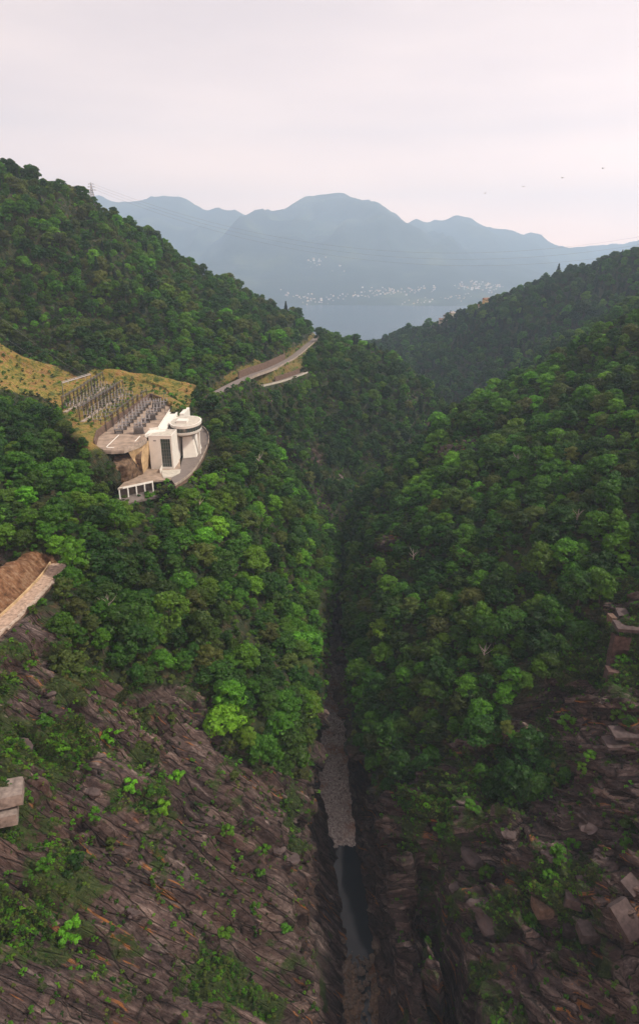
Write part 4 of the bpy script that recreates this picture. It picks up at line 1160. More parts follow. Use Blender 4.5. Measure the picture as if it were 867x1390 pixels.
# curved lower road with its parapet
m = MB(); m.prism(LOWER, ZB - 7, ZB, 0, 1); tag(m.build('lower_road', [M['asphalt'], M['wallstone']]), kind='structure')
out = [z2(*q, ZB) for q in ((570, 672), (606, 652), (640, 628), (675, 598), (706, 560), (732, 520), (752, 480), (774, 435), (790, 390), (792, 360), (786, 332), (768, 305), (752, 290))]
m = MB()
for p, q in zip(out[:-1], out[1:]):
    m.box(((p[0]+q[0])/2 - .3, (p[1]+q[1])/2, ZB + .45), (math.dist(p, q) + .15, .35, .9), math.atan2(q[1]-p[1], q[0]-p[0]))
tag(m.build('parapet_wall', M['concrete']), 'grey parapet along the outer edge of the curved road', 'wall')
inn = [z2(*q, ZB) for q in ((612, 628), (668, 578), (712, 505), (748, 425), (760, 372), (752, 330))]
m = MB()
for p, q in zip(inn[:-1], inn[1:]):
    m.box(((p[0]+q[0])/2, (p[1]+q[1])/2, ZB + .012), (math.dist(p, q) + .1, .22, .016), math.atan2(q[1]-p[1], q[0]-p[0]))
tag(m.build('road_marking', M['concrete_dark']), kind='structure')

# rock faces under the terrace
def rock_loft(name, rows, mat, label, amp=0.7, n=34, mrow=16, seed=1):
    R = []
    for r in rows:
        r = np.array(r, float); s = np.linspace(0, 1, len(r)); q = np.linspace(0, 1, n)
        R.append(np.stack([np.interp(q, s, r[:, k]) for k in range(3)], 1))
    R = np.array(R); s = np.linspace(0, 1, len(R)); q = np.linspace(0, 1, mrow)
    G = np.stack([np.stack([np.interp(q, s, R[:, j, k]) for k in range(3)], 1) for j in range(n)], 1)
    P = G.reshape(-1, 3)
    P = P + np.array([0.25, -.9, .1]) * (amp * fbm(P / 2.6, 4, seed, True) + .8 * amp * fbm(P / np.array([1.2, 1.2, 5.]), 3, seed + 4))[:, None]
    me = mesh_np(name, P, grid_faces(mrow, n), mat, True)
    return tag(link(bpy.data.objects.new(name, me)), label, 'rock')
rock_loft('rock_face', [[z2(x, y, -74.5) for x, y in ((40, 470), (100, 470), (170, 475), (250, 465), (310, 450), (350, 440))],
                        [z2(x, y, -77) for x, y in ((50, 505), (110, 520), (180, 548), (245, 540), (300, 495), (345, 500))],
                        [z2(x, y, -81) for x, y in ((60, 545), (115, 565), (180, 610), (255, 590), (330, 550), (352, 545))],
                        [z2(x, y, -86) for x, y in ((60, 600), (120, 625), (190, 668), (270, 645), (345, 610), (362, 600))]], M['brownrock'], 'dark brown rock face curving below the terrace', 1.0, 44, 22)
rock_loft('rock_face', [[z2(x, y, -72) for x, y in ((262, 452), (320, 425), (370, 392), (396, 372))],
                        [z2(x, y, -76) for x, y in ((285, 492), (330, 470), (372, 450), (402, 430))],
                        [z2(x, y, -80.5) for x, y in ((325, 545), (350, 530), (380, 510), (404, 485))],
                        [z2(x, y, -86) for x, y in ((330, 620), (360, 600), (390, 570), (408, 548))]], M['sand'], 'pale sandy rock face beside the white tower', 0.5, 30, 18, 9)

# ------------------------------------------------------------------ switchyard gear
def field_z(x, y):
    z = ground(x, y, 'L', 0); return ZT if z is None or poly_sd(np.array([x]), np.array([y]), TERR)[0] < -0.5 else z
def insulator(m, x, y, z, h, r=.16, mi=0):
    n_ = max(3, int(h / .22))
    pts = []; rs = []
    for i in range(n_):
        pts += [(x, y, z + h * i / n_), (x, y, z + h * (i + .5) / n_)]; rs += [r * .55, r]
    pts.append((x, y, z + h)); rs.append(r * .5); m.tube(pts, rs, 6, mi)
def make_gantry():
    e = empty('busbar_gantry')
    for s_ in (-1, 1):
        m = MB()
        for dx in (-.2, .2):
            for dy in (-.2, .2): m.box((s_ * 4 + dx, dy, 3.4), (.09, .09, 6.8))
        for k in range(8): m.tube([(s_ * 4 - .2, -.2, k * .85), (s_ * 4 + .2, .2, k * .85 + .8)], .04, 4)
        m.build('post', M['steel_dark'], e)
    m = MB()
    for dz in (0, .4):
        for dy in (-.18, .18): m.box((0, dy, 6.4 + dz), (8.6, .08, .08))
    for k in range(10): m.tube([(-4 + k * .8, -.18, 6.4), (-3.6 + k * .8, .18, 6.8)], .035, 4)
    m.build('beam', M['steel'], e)
    for x in (-2.6, 0, 2.6): m = MB(); insulator(m, x, 0, 5.2, 1.2, .15); m.build('insulator', M['brown_porcelain'], e)
    return e
def make_disc():
    e = empty('disconnector')
    for s_ in (-1, 1): m = MB(); m.box((s_ * 1.5, 0, 1.1), (.22, .22, 2.2)); m.build('leg', M['steel_dark'], e)
    m = MB(); m.box((0, 0, 2.3), (4.4, .5, .18)); m.build('frame', M['steel'], e)
    for x in (-1.7, 0, 1.7): m = MB(); insulator(m, x, 0, 2.4, 1.5, .2); m.build('insulator', M['porcelain'], e)
    m = MB(); m.tube([(-1.7, 0, 4), (0, .1, 4.1), (1.7, 0, 4)], .07, 5); m.build('contact_arm', M['steel'], e)
    return e
def make_breaker():
    e = empty('circuit_breaker')
    m = MB(); m.box((0, 0, .5), (2.6, 1.8, 1.0)); m.build('control_box', M['steel'], e)
    for x in (-1.7, 1.7): m = MB(); m.box((x, 0, .9), (.2, 1.6, 1.8)); m.build('leg', M['steel_dark'], e)
    m = MB(); m.box((0, 0, 1.9), (4.2, 2.2, .25)); m.build('platform', M['steel'], e)
    for x in (-1.5, 0, 1.5):
        for y in (-.7, .7): m = MB(); m.tube([(x, y, 2.0), (x * 1.1, y * 1.5, 2.6)], .12, 5); insulator(m, x * 1.1, y * 1.5, 2.5, 1.3, .2); m.build('insulator', M['porcelain'], e)
    return e
def make_transformer():
    e = empty('transformer')
    m = MB(); m.box((0, 0, 1.7), (4.4, 2.6, 2.8), 0, 0, .96); m.box((0, 0, .2), (5, 3, .4)); m.build('tank', M['steel'], e)
    for s_ in (-1, 1):
        m = MB()
        for k in range(8): m.box((-1.9 + k * .54, s_ * 1.75, 1.7), (.1, .75, 2.3))
        m.build('radiator', M['steel'], e)
    m = MB(); m.tube([(-1.8, .5, 4.1), (1.8, .5, 4.1)], .42, 10); m.build('oil_tank', M['steel'], e)
    for x in (-1.4, 0, 1.4): m = MB(); m.tube([(x, -.4, 3.0), (x, -.5, 3.5)], .2, 6); insulator(m, x, -.5, 3.4, 2.0, .26); m.build('bushing', M['porcelain'], e)
    return e
def spread(first, a, b, n, Z, rz, labels, cat, grp, jitter=0.0):
    """n copies along the line a-b (yard survey bearings)"""
    pa, pb = z5(*a, Z), z5(*b, Z)
    for i in range(n):
        f = i / max(1, n - 1)
        o = first if i == 0 and not first.get('label') else copy_tree(first)
        x = pa[0] + (pb[0] - pa[0]) * f; y = pa[1] + (pb[1] - pa[1]) * f
        o.location = (x, y, field_z(x, y)); o.rotation_euler = (0, 0, rz)
        tag(o, labels(i, n), cat, grp)
def pos(i, n, what, where):
    if i == 0: return f'{what} {where}, nearest the camera'
    if i == n - 1: return f'{what} {where}, farthest from the camera'
    return f'{what} {where}, ' + ['', 'second', 'third', 'fourth', 'fifth', 'sixth', 'seventh', 'eighth', 'ninth', 'tenth', 'eleventh'][i] + ' from the near end'
G1 = make_gantry()
spread(G1, (150, 262), (372, 108), 11, -68, 1.45, lambda i, n: pos(i, n, 'dark steel gantry', 'in the far left yard row'), 'gantry', 'steel gantries in the switchyard')
spread(G1, (262, 335), (500, 158), 11, -68, 1.45, lambda i, n: pos(i, n, 'dark steel gantry', 'in the middle yard row'), 'gantry', 'steel gantries in the switchyard')
spread(G1, (430, 385), (655, 205), 8, -70, 1.45, lambda i, n: pos(i, n, 'dark steel gantry', 'along the brown retaining wall'), 'gantry', 'steel gantries in the switchyard')
D1 = make_disc()
spread(D1, (175, 285), (395, 128), 12, -68, .1, lambda i, n: pos(i, n, 'disconnector with pale insulators', 'on the far left strip'), 'switchgear', 'disconnectors in the yellow yard')
spread(D1, (240, 300), (455, 140), 11, -68, .1, lambda i, n: pos(i, n, 'disconnector', 'standing in yellow grass between the two strips'), 'switchgear', 'disconnectors in the yellow yard')
spread(D1, (290, 340), (520, 165), 12, -68, .1, lambda i, n: pos(i, n, 'disconnector with pale insulators', 'on the middle strip'), 'switchgear', 'disconnectors in the yellow yard')
spread(D1, (350, 375), (560, 190), 9, -68, .1, lambda i, n: pos(i, n, 'disconnector', 'in yellow grass just above the retaining wall'), 'switchgear', 'disconnectors in the yellow yard')
B1 = make_breaker()
spread(B1, (490, 425), (675, 240), 10, ZT, .1, lambda i, n: pos(i, n, 'circuit breaker', 'in the long terrace row by the wall'), 'switchgear', 'circuit breakers on the terrace')
spread(B1, (640, 380), (785, 240), 7, ZT, .1, lambda i, n: pos(i, n, 'circuit breaker', 'in the short terrace row by the white walkway'), 'switchgear', 'circuit breakers on the terrace')
T1 = make_transformer()
for i, (q, lb) in enumerate((((620, 425), 'grey transformer nearest the camera on the terrace'), ((700, 335), 'grey transformer in the middle of the terrace'), ((735, 262), 'grey transformer at the rear of the terrace'))):
    o = T1 if i == 0 else copy_tree(T1); p = z5(*q, ZT); o.location = (p[0], p[1], ZT); o.rotation_euler = (0, 0, .3); tag(o, lb, 'transformer', 'transformers on the terrace')
# concrete strips under the gantry rows
for a, b, lb in (((135, 292), (395, 118), 'long pale concrete strip at the far left of the yellow yard'), ((248, 352), (512, 162), 'long pale concrete strip in the middle of the yellow yard')):
    pa, pb = z5(*a, -67.5), z5(*b, -67.5); m = MB(); za, zb = field_z(*pa[:2]), field_z(*pb[:2]); n_ = 10
    for k in range(n_):
        f = (k + .5) / n_; x = pa[0] + (pb[0]-pa[0]) * f; y = pa[1] + (pb[1]-pa[1]) * f
        m.box((x, y, field_z(x, y) + .05), (math.dist(pa, pb) / n_ + .02, 1.7, .8), math.atan2(pb[1]-pa[1], pb[0]-pa[0]))
    tag(m.build('concrete_strip', M['concrete']), lb, 'foundation', 'concrete strips in the yard')
# tall line gantry and masts
def mast(u0, v0, h, lab, Z=-68, arm=False, r=.16, lamp=False):
    x, y, _ = at_z(u0, v0, Z); z = field_z(x, y)
    e = empty('mast' if not lamp else 'lamp_post', (x, y, z)); tag(e, lab, 'mast' if not lamp else 'lamp post')
    m = MB(); m.tube([(0, 0, -.5), (0, 0, h)], [r, r * .6], 6); m.build('pole', M['steel'], e)
    if arm:
        m = MB(); m.tube([(0, 0, h), (1.9, .3, h + .9)], .09, 5); m.tube([(0, 0, h * .6), (1.9, .3, h + .9)], .05, 4); m.build('arm', M['steel'], e)
    if lamp: m = MB(); m.box((0, 0, h + .15), (.9, .6, .35)); m.build('lamp_head', M['paint'], e)
    return e
mast(159, 545, 14, 'tallest thin mast behind the yellow yard', r=.2)
mast(208, 549, 10, 'thin mast at the rear of the yard, right of the tallest', r=.15)
mast(224, 556, 11, 'bent-armed mast at the rear of the paved terrace', arm=True, r=.2)
mast(66, 560, 6, 'white headed lamp post on the grassy slope left of the yard', lamp=True)
mast(246, 570, 5, 'short mast beside the white rear block', Z=-69, arm=True)
a = at_z(88, 548, -67); b = at_z(126, 533, -66)
e = empty('line_gantry', a); tag(e, 'tall gantry with a long pale beam left of the yellow yard', 'gantry'); dx, dy = b[0]-a[0], b[1]-a[1]
for p, nm in (((0, 0), 0), ((dx, dy), 1)):
    m = MB(); m.tube([(p[0], p[1], -1), (p[0], p[1], 11)], [.25, .16], 6); m.tube([(p[0] - 1.6, p[1] + 1, -1), (p[0], p[1], 8.5)], .14, 5); m.build('post', M['steel'], e)
m = MB(); m.tube([(0, 0, 10.6), (dx, dy, 11.0)], .28, 6); m.tube([(0, 0, 11.3), (dx, dy, 11.7)], .12, 5); m.build('beam', M['porcelain'], e)
for k in (0.2, .5, .8): m = MB(); insulator(m, dx*k, dy*k, 9.2, 1.3, .18); m.build('insulator', M['porcelain'], e)
gt = Vector(a) + Vector((0, 0, 10.6)); gd = Vector((dx, dy, .4))
def wire(p, q, sag, r, lab, n_=28, grp='overhead power lines'):
    p, q = Vector(p), Vector(q); m = MB()
    m.tube([p.lerp(q, i / n_) - Vector((0, 0, sag * 4 * (i / n_) * (1 - i / n_))) for i in range(n_ + 1)], r, 4)
    return tag(m.build('power_line', M['wire']), lab, 'power line', grp)
for k, (f, w_) in enumerate(((.15, 'lowest'), (.5, 'middle'), (.85, 'uppermost'))):
    far_ = Vector(at_y(-40, 448 - 26 * k, 330 + 6 * k)); wire(far_, gt + gd * f, 3, .045, f'{w_} of the three power lines running down from the left to the long gantry')
for k, (qa, qb) in enumerate((((150, 262), (372, 108)), ((262, 335), (500, 158)), ((430, 385), (655, 205)))):
    pa, pb = z5(*qa, -68), z5(*qb, -68)
    w_ = ('far left', 'middle', 'terrace side')[k]
    for s_, wd in ((-2.6, 'left'), (2.6, 'right')):
        wire((pa[0] + s_, pa[1], field_z(*pa[:2]) + 5.2), (pb[0] + s_, pb[1], field_z(*pb[:2]) + 5.2), .5, .05, f'{wd} busbar wire along the {w_} gantry row', 12, 'busbar wires of the yard')

# pylon on the left skyline
p = None
for vv in range(262, 330, 2):
    p = hit(127, vv, 'L')
    if p: break
pp = p[0]; pz = pp.z - 1
e = empty('pylon', (pp.x, pp.y, pz)); tag(e, 'small lattice pylon standing on the left skyline against the sky', 'pylon')
Hh = 18.0
for sx in (-1, 1):
    for sy in (-1, 1): m = MB(); m.tube([(sx * 2.3, sy * 2.3, 0), (sx * .5, sy * .5, Hh * .72), (0, 0, Hh)], [.2, .14, .1], 4); m.build('leg', M['steel'], e)
m = MB()
for k in range(9):
    h0, h1 = Hh * .72 * k / 9, Hh * .72 * (k + 1) / 9
    w0, w1 = 2.3 - 1.8 * k / 9, 2.3 - 1.8 * (k + 1) / 9
    for s_ in (-1, 1):
        m.tube([(-w0, s_ * w0, h0), (w1, s_ * w1, h1)], .07, 4); m.tube([(w0, s_ * w0, h0), (-w1, s_ * w1, h1)], .07, 4)
        m.tube([(s_ * w0, -w0, h0), (s_ * w1, w1, h1)], .07, 4)
m.build('bracing', M['steel'], e)
for h, w_ in ((.70, 3.6), (.82, 3.0), (.93, 2.3)):
    m = MB(); m.tube([(-w_, 0, Hh * h), (0, 0, Hh * h + 1.0), (w_, 0, Hh * h)], .12, 4); m.tube([(-w_, 0, Hh * h), (w_, 0, Hh * h)], .12, 4); m.build('crossarm', M['steel'], e)
for k, (h, w_) in enumerate(((.70, 3.6), (.82, 3.0), (.93, 2.3))):
    wire((pp.x + w_, pp.y, pz + Hh * h), (420, 470, 60 + 7 * k), 58, .055, ('lowest', 'middle', 'highest')[k] + ' of the thin wires spanning the valley from the pylon', 60)

# ------------------------------------------------------------------ mountain roads
def ribbon(name, line, w_, z, mat, thick=.9):
    pts = [Vector((x, y, z)) for x, y in line]; fine = []
    for i in range(len(pts) - 1):
        p0, p1, p2, p3 = pts[max(i-1, 0)], pts[i], pts[i+1], pts[min(i+2, len(pts)-1)]
        for k in range(6):
            t_ = k / 6; fine.append(0.5 * ((2*p1) + (-p0+p2)*t_ + (2*p0-5*p1+4*p2-p3)*t_*t_ + (-p0+3*p1-3*p2+p3)*t_**3))
    fine.append(pts[-1]); L_, R_ = [], []
    for i, q in enumerate(fine):
        d_ = (fine[min(i+1, len(fine)-1)] - fine[max(i-1, 0)]).normalized(); n_ = Vector((-d_.y, d_.x, 0)) * w_ / 2
        L_.append(q + n_); R_.append(q - n_)
    n = len(fine); vs = L_ + R_ + [q - Vector((0, 0, thick)) for q in L_] + [q - Vector((0, 0, thick)) for q in R_]
    fs = []
    for i in range(n - 1): fs += [(i, i+1, n+i+1, n+i), (i, 2*n+i, 2*n+i+1, i+1), (n+i, n+i+1, 3*n+i+1, 3*n+i)]
    fs += [(0, n, 3*n, 2*n), (n-1, 3*n-1, 4*n-1, 2*n-1)]
    m = MB(); m.add(vs, fs); o = m.build(name, mat); return o, fine, L_, R_
o, f1, L1, R1 = ribbon('mountain_road', ROAD1, 6.2, -72.0, M['asphalt']); o['kind'] = 'structure'
o, f2, L2, R2 = ribbon('lower_mountain_road', ROAD2, 4.5, -80.0, M['asphalt']); o['kind'] = 'structure'
def wall_along(name, pts, off, z0_, z1_, th, mat, lab, cat='wall'):
    m = MB()
    for p, q in zip(pts[:-1], pts[1:]):
        m.box(((p.x+q.x)/2 + off[0], (p.y+q.y)/2 + off[1], (z0_+z1_)/2), ((q-p).length + .1, th, z1_ - z0_), math.atan2(q.y-p.y, q.x-p.x))
    return tag(m.build(name, mat), lab, cat)
up1 = L1 if L1[20].x < R1[20].x else R1; dn1 = R1 if up1 is L1 else L1
wall_along('retaining_wall', up1[20:40], (-.5, .4), -73.5, -67.4, .7, M['wallstone'], 'brown stone wall above the far mountain road', 'wall')
wall_along('guard_wall', dn1[2:40], (.2, -.2), -73, -71.3, .3, M['concrete'], 'low pale kerb wall on the valley side of the far mountain road', 'wall')
up2 = L2 if L2[10].y > R2[10].y else R2; dn2 = R2 if up2 is L2 else L2
wall_along('retaining_wall', up2[2:14], (0, .4), -81, -76.6, .6, M['wallstone'], 'short brown stone wall above the lower bend of the mountain road', 'wall')
wall_along('guard_wall', dn2[0:20], (0, -.2), -81, -79.3, .3, M['roof_grey'], 'pale kerb wall along the lower bend of the mountain road', 'wall')

# ------------------------------------------------------------------ stone ramp on the left edge
rp = empty('stone_ramp', (PATHL[2][0], PATHL[2][1], -90.5)); tag(rp, 'stone paved ramp with a stepped side wall at the left edge', 'ramp')
RO = Vector((PATHL[2][0], PATHL[2][1], -90.5))
o, fr_, Lr, Rr = ribbon('paving', [(x - RO.x, y - RO.y) for x, y in PATHL], 5.0, .1, simple('ramp_stone', (0.34, 0.245, 0.19), .9, .45, .9, bump=.3), 1.0); o.parent = rp
outr = Rr if Rr[10].x > Lr[10].x else Lr
m = MB()
for i in range(0, len(outr) - 1):
    p, q = outr[i], outr[i + 1]; n_ = max(1, int((q - p).length / 1.3))
    for k in range(n_):
        c = p.lerp(q, (k + .5) / n_); a_ = math.atan2(q.y - p.y, q.x - p.x)
        m.box((c.x + random.uniform(-.25, .25), c.y + random.uniform(-.1, .1), .22 + random.uniform(-.1, .12)), ((q - p).length / n_ * .93, random.uniform(.6, 1.2), .5), a_ + random.uniform(-.08, .08))
m.build('edge_stones', simple('edge_stone', (0.36, 0.29, 0.24), .9, .35, 1.2, bump=.2), rp)
m = MB()
for p, q in zip(outr[:-1], outr[1:]): m.box(((p.x+q.x)/2 - .1, (p.y+q.y)/2, -2.3), ((q-p).length + .2, .7, 4.4), math.atan2(q.y-p.y, q.x-p.x))
m.build('side_wall', M['wallstone'], rp)
inr = Lr if outr is Rr else Rr
m = MB()
for p, q in zip(inr[:-1], inr[1:]): m.box(((p.x+q.x)/2 - .2, (p.y+q.y)/2, .3), ((q-p).length + .1, .4, .9), math.atan2(q.y-p.y, q.x-p.x))
m.build('kerb', M['sand'], rp)

# ------------------------------------------------------------------ concrete and stone blocks set in the rock
def rough_block(name, u, v, size, rz, tilt, mat, lab, cat='concrete block', grp=None, sink=.4, seed=0, only='LR'):
    h = hit(u, v, only)
    if not h: return None
    p = h[0]; nx, ny, nz = 10, 8, 5; r = np.random.default_rng(seed + int(u))
    # box grid with chipped edges and rough faces
    import bmesh
    bm = bmesh.new(); bmesh.ops.create_cube(bm, size=1.0)
    bmesh.ops.subdivide_edges(bm, edges=bm.edges[:], cuts=5, use_grid_fill=True)
    for vt in bm.verts: vt.co = Vector((vt.co.x * size[0], vt.co.y * size[1], vt.co.z * size[2]))
    P = np.array([tuple(vt.co) for vt in bm.verts]); k = fbm(P / 1.4 + u, 3, seed)
    m_ = max(size)
    for vt, d_ in zip(bm.verts, k):
        ex = sum(abs(abs(vt.co[i]) - size[i] / 2) < 1e-4 for i in range(3))
        vt.co *= 1 + (0.05 * d_ - (0.03 if ex > 1 else 0) * abs(d_) * 2)
    me = bpy.data.meshes.new(name); bm.to_mesh(me); bm.free(); me.materials.append(mat)
    o = link(bpy.data.objects.new(name, me)); o.location = p - Vector((0, 0, sink * size[2])) ; o.rotation_euler = (tilt[0], tilt[1], rz)
    return tag(o, lab, cat, grp)
rough_block('concrete_block', 8, 1082, (7.5, 6, 3.0), .35, (0, .05), M['slab'], 'upper of two grey concrete blocks at the left edge', sink=-.3)
rough_block('concrete_block', 2, 1110, (7, 5, 3.0), .35, (0, .05), M['slab'], 'lower of two grey concrete blocks at the left edge', sink=-.25)
rough_block('concrete_slab', 856, 853, (10, 5, 1.2), -.05, (.05, .04), M['slab_dark'], 'grey slab at the top of the stepped masonry on the right edge', 'slab', sink=-.4)
rough_block('concrete_block', 843, 838, (3.4, 4.5, 4.2), -.15, (.1, 0), M['slab_dark'], 'purplish block standing on the top slab of the right edge', sink=0)
rough_block('concrete_block', 829, 842, (2.0, 3, 3.4), .1, (0, .1), M['wallstone'], 'small block left of the purplish block on the right edge', sink=0)
for k, (u, v, w_) in enumerate(((842, 868, 5.0), (838, 884, 4.8), (835, 900, 4.6), (832, 916, 4.4))):
    rough_block('masonry_step', u, v, (w_, 4.5, 4.4), -.2, (-.15, .05), M['masonry'], ('topmost', 'second from top', 'third from top', 'lowest')[k] + ' of the reddish masonry steps on the right edge', 'masonry', 'masonry steps on the right', .1)
rough_block('concrete_slab', 850, 998, (9, 5, .9), .05, (0, .03), M['slab_dark'], 'upper flat grey slab by the shrub on the right edge', 'slab', sink=-.9)
rough_block('concrete_slab', 846, 1010, (11, 5, .9), .02, (0, -.03), M['slab_dark'], 'lower flat grey slab by the shrub on the right edge', 'slab', sink=-.5)
rough_block('stone_block', 778, 1215, (4.2, 4.6, 3.0), -.25, (0, .1), M['slab_dark'], 'left block of the upper pair on the lower right rocks', sink=.3)
rough_block('stone_block', 797, 1200, (5.0, 4, 2.6), .1, (.1, .05), M['slab_dark'], 'right block of the upper pair on the lower right rocks', sink=.3)
rough_block('stone_block', 775, 1258, (4.0, 4, 2.6), -.2, (0, .1), M['slab_dark'], 'left block of the lower pair on the lower right rocks', sink=.3)
rough_block('stone_block', 802, 1262, (5.6, 4, 2.8), .0, (0, .0), M['slab_dark'], 'right block of the lower pair on the lower right rocks', sink=.3)
rough_block('rock_slab', 850, 1245, (4.5, 7.5, 2.2), .35, (.75, -.3), M['slab_dark'], 'large smooth grey slab leaning at the lower right corner', 'rock slab', sink=.3)
rough_block('rock_slab', 857, 1200, (3.5, 4, 1.6), .5, (.45, -.3), M['slab_dark'], 'purplish slab above the large smooth slab at the lower right', 'rock slab', sink=.3)
rough_block('stone_block', 738, 1228, (5, 4.5, 3.4), .15, (0, .05), M['wallstone'], 'squarish layered block left of the paired blocks', sink=.2)

# ------------------------------------------------------------------ boulders
def boulder_me(seed, r=1.0, flat_=.75, mat='boulder'):
    import bmesh
    bm = bmesh.new(); bmesh.ops.create_icosphere(bm, subdivisions=3, radius=r)
    P = np.array([tuple(vt.co) for vt in bm.verts]); d_ = fbm(P * .9 + seed * 7.1, 3, seed); c_ = vnoise(np.round(P * 1.3) + seed, seed)
    for vt, a_, b_ in zip(bm.verts, d_, c_): vt.co *= 1 + .35 * a_ + .24 * b_; vt.co.z *= flat_
    me = bpy.data.meshes.new('boulder'); bm.to_mesh(me); bm.free(); me.materials.append(M[mat]); return me
t_ = NT('boulder_rock'); oi = t_.n('ShaderNodeObjectInfo')
t_.color(t_.mix(t_.math('MULTIPLY', t_.noise(1.2, 5), .3), t_.ramp(oi.outputs['Random'], [(0, (0.22, 0.18, 0.17)), (.5, (.46, .40, .37)), (1, (.72, .66, .62))]), (0.11, 0.085, 0.08)), .85); t_.bump(t_.noise(2.5, 5), .6, .25); M['boulder'] = t_.m
M['silt_boulder'] = simple('brown_boulder', (0.13, 0.10, 0.08), .9, .45, 1.2, bump=.3)
BME = [boulder_me(s_) for s_ in range(5)]; PME = [boulder_me(s_ + 40, 1.0, .75, 'silt_boulder') for s_ in range(5)]; RME = [boulder_me(s_ + 20, 1.0, .6, 'slab_dark') for s_ in range(5)]; bobs = []
BP = [(452, 1278, 1.9), (462, 1290, 1.4), (512, 1285, 2.0), (526, 1280, 1.7), (535, 1296, 1.5), (446, 1296, 1.6), (505, 1302, 1.6), (540, 1310, 1.9), (520, 1312, 1.3), (470, 1310, 1.5), (445, 1318, 1.9), (490, 1320, 1.4), (455, 1150, 1.0), (462, 1140, .8), (448, 1130, .9), (447, 1085, .9), (455, 1060, .8), (450, 1020, .8), (462, 1000, .7), (450, 975, .8)]
bl2 = {}
for u, v, s_ in BP: bl2.setdefault('in the pile below the pool' if v > 1200 else 'on the pale gravel river bed', []).append((u, v, s_))
for wh, L_ in bl2.items():
    L_.sort()
    for i, (u, v, s_) in enumerate(L_):
        x, y, z = at_z(u, v, -220.6); x = min(max(x, river_x(y) - river_w(y) - 2), river_x(y) + river_w(y) + 2)
        o = link(bpy.data.objects.new('boulder', (PME if 'pool' in wh else BME)[i % 5])); o.location = (x, y, -220.6 + .2 * s_); o.rotation_euler = (0, 0, i * 1.3); o.scale = (s_, s_ * .85, s_ * .8)
        tag(o, f'grey boulder {wh}, ' + ORD[i], 'boulder', 'boulders in the river bed'); bobs.append(o)
pe = []
for _ in range(6000):
    y = random.uniform(90, 380)
    if 149 < y < 204 and random.random() < .96: continue
    if y < 150 and random.random() < .75: continue
    x = river_x(y) + random.uniform(-1, 1) * (river_w(y) + .8)
    zz = np.interp(y, yb, lev) + random.uniform(-.05, .15); pe.append((x, y, zz))
pe = np.array(pe); n = len(pe); rot = rng.uniform(0, 6.28, (n, 3))
scatter('river_stones', pe, rng.integers(0, 5, n) + np.where(pe[:, 1] < 165, 0, 5), rot, np.where(pe[:, 1] < 160, rng.uniform(.25, .9, n), 0.10 + rng.random(n) ** 4 * 0.55), bobs[:5] + bobs[-5:], 'loose grey and brown stones covering the river bed', 'river stones')

# fallen blocks lying on the rocky slopes
slope_lab = {}
for k_, (u, v, s_) in enumerate(((60, 905, 2.4), (75, 890, 1.6), (128, 1072, 1.9), (30, 1010, 2.2), (205, 1045, 1.6), (395, 1165, 2.6), (380, 1150, 1.8), (68, 940, 1.5), (180, 1235, 1.8), (250, 1185, 1.6), (640, 1160, 3.4), (665, 1245, 3.8), (650, 1225, 2.6), (690, 1130, 2.2), (745, 1160, 2.0), (620, 1205, 2.2), (800, 1120, 2.6), (820, 1165, 2.4))):
    h = hit(u, v, 'LR')
    if not h: continue
    slope_lab.setdefault('left' if u < 440 else 'right', []).append((u, v, s_, h[0]))
for sd, L_ in slope_lab.items():
    L_.sort(key=lambda q: q[0])
    for i, (u, v, s_, p) in enumerate(L_):
        o = link(bpy.data.objects.new('boulder', RME[(i * 2) % 5])); o.location = p - Vector((0, 0, s_ * .25)); o.scale = (s_ * 1.1, s_ * .9, s_ * .8); o.rotation_euler = (.3, .2, i * 1.7)
        tag(o, f'dark boulder lodged on the {sd} rock slope, ' + ORD[i], 'boulder', 'boulders on the rock slopes')

# ------------------------------------------------------------------ houses on the far right ridge
def house(name, p, size, rz, wall, roof, lab, grp=None):
    e = empty(name, p, rz); tag(e, lab, 'house', grp); w_, d_, h_ = size
    m = MB(); m.box((0, 0, h_ / 2 - 2), (w_, d_, h_ + 4)); wl_ = m.build('wall', wall, e)
    m = MB(); o_ = .6
    m.add([(-w_/2-o_, -d_/2-o_, h_), (w_/2+o_, -d_/2-o_, h_), (w_/2+o_, d_/2+o_, h_), (-w_/2-o_, d_/2+o_, h_), (-w_/2-o_, 0, h_+d_*.3), (w_/2+o_, 0, h_+d_*.3)], [(0,1,5,4), (2,3,4,5), (0,4,3), (1,2,5), (3,2,1,0)]); rf = m.build('roof', roof, e)
    m = MB(); m.box((w_ * .2, 0, h_ + d_ * .3), (.8, .8, 1.8)); m.build('chimney', wall, rf)
    for i in range(3):
        for zz in ([h_ * .3, h_ * .72] if h_ > 5 else [h_ * .5]):
            m = MB(); m.box((-w_ * .32 + w_ * .32 * i, -d_/2 - .03, zz), (1.1, .1, 1.4)); m.build('window', M['glass'], e)
    return e
M['ochre'] = simple('ochre_render', (0.62, 0.44, 0.22), .8, .08, .5); M['cream'] = simple('cream_render', (0.70, 0.62, 0.50), .8, .08, .5)
M['tile'] = simple('roof_tiles', (0.24, 0.13, 0.09), .85, .25, 1.5); M['tile_grey'] = simple('grey_roof_tiles', (0.30, 0.26, 0.25), .85, .25, 1.5)
uvd = proj(GD.reshape(-1, 3)); PD = GD.reshape(-1, 3)
def crest_pt(u, dy=0.0):
    m_ = np.abs(uvd[:, 0] - u) < 4; j = np.nonzero(m_)[0][np.argmin(uvd[m_, 1])]; return PD[j]
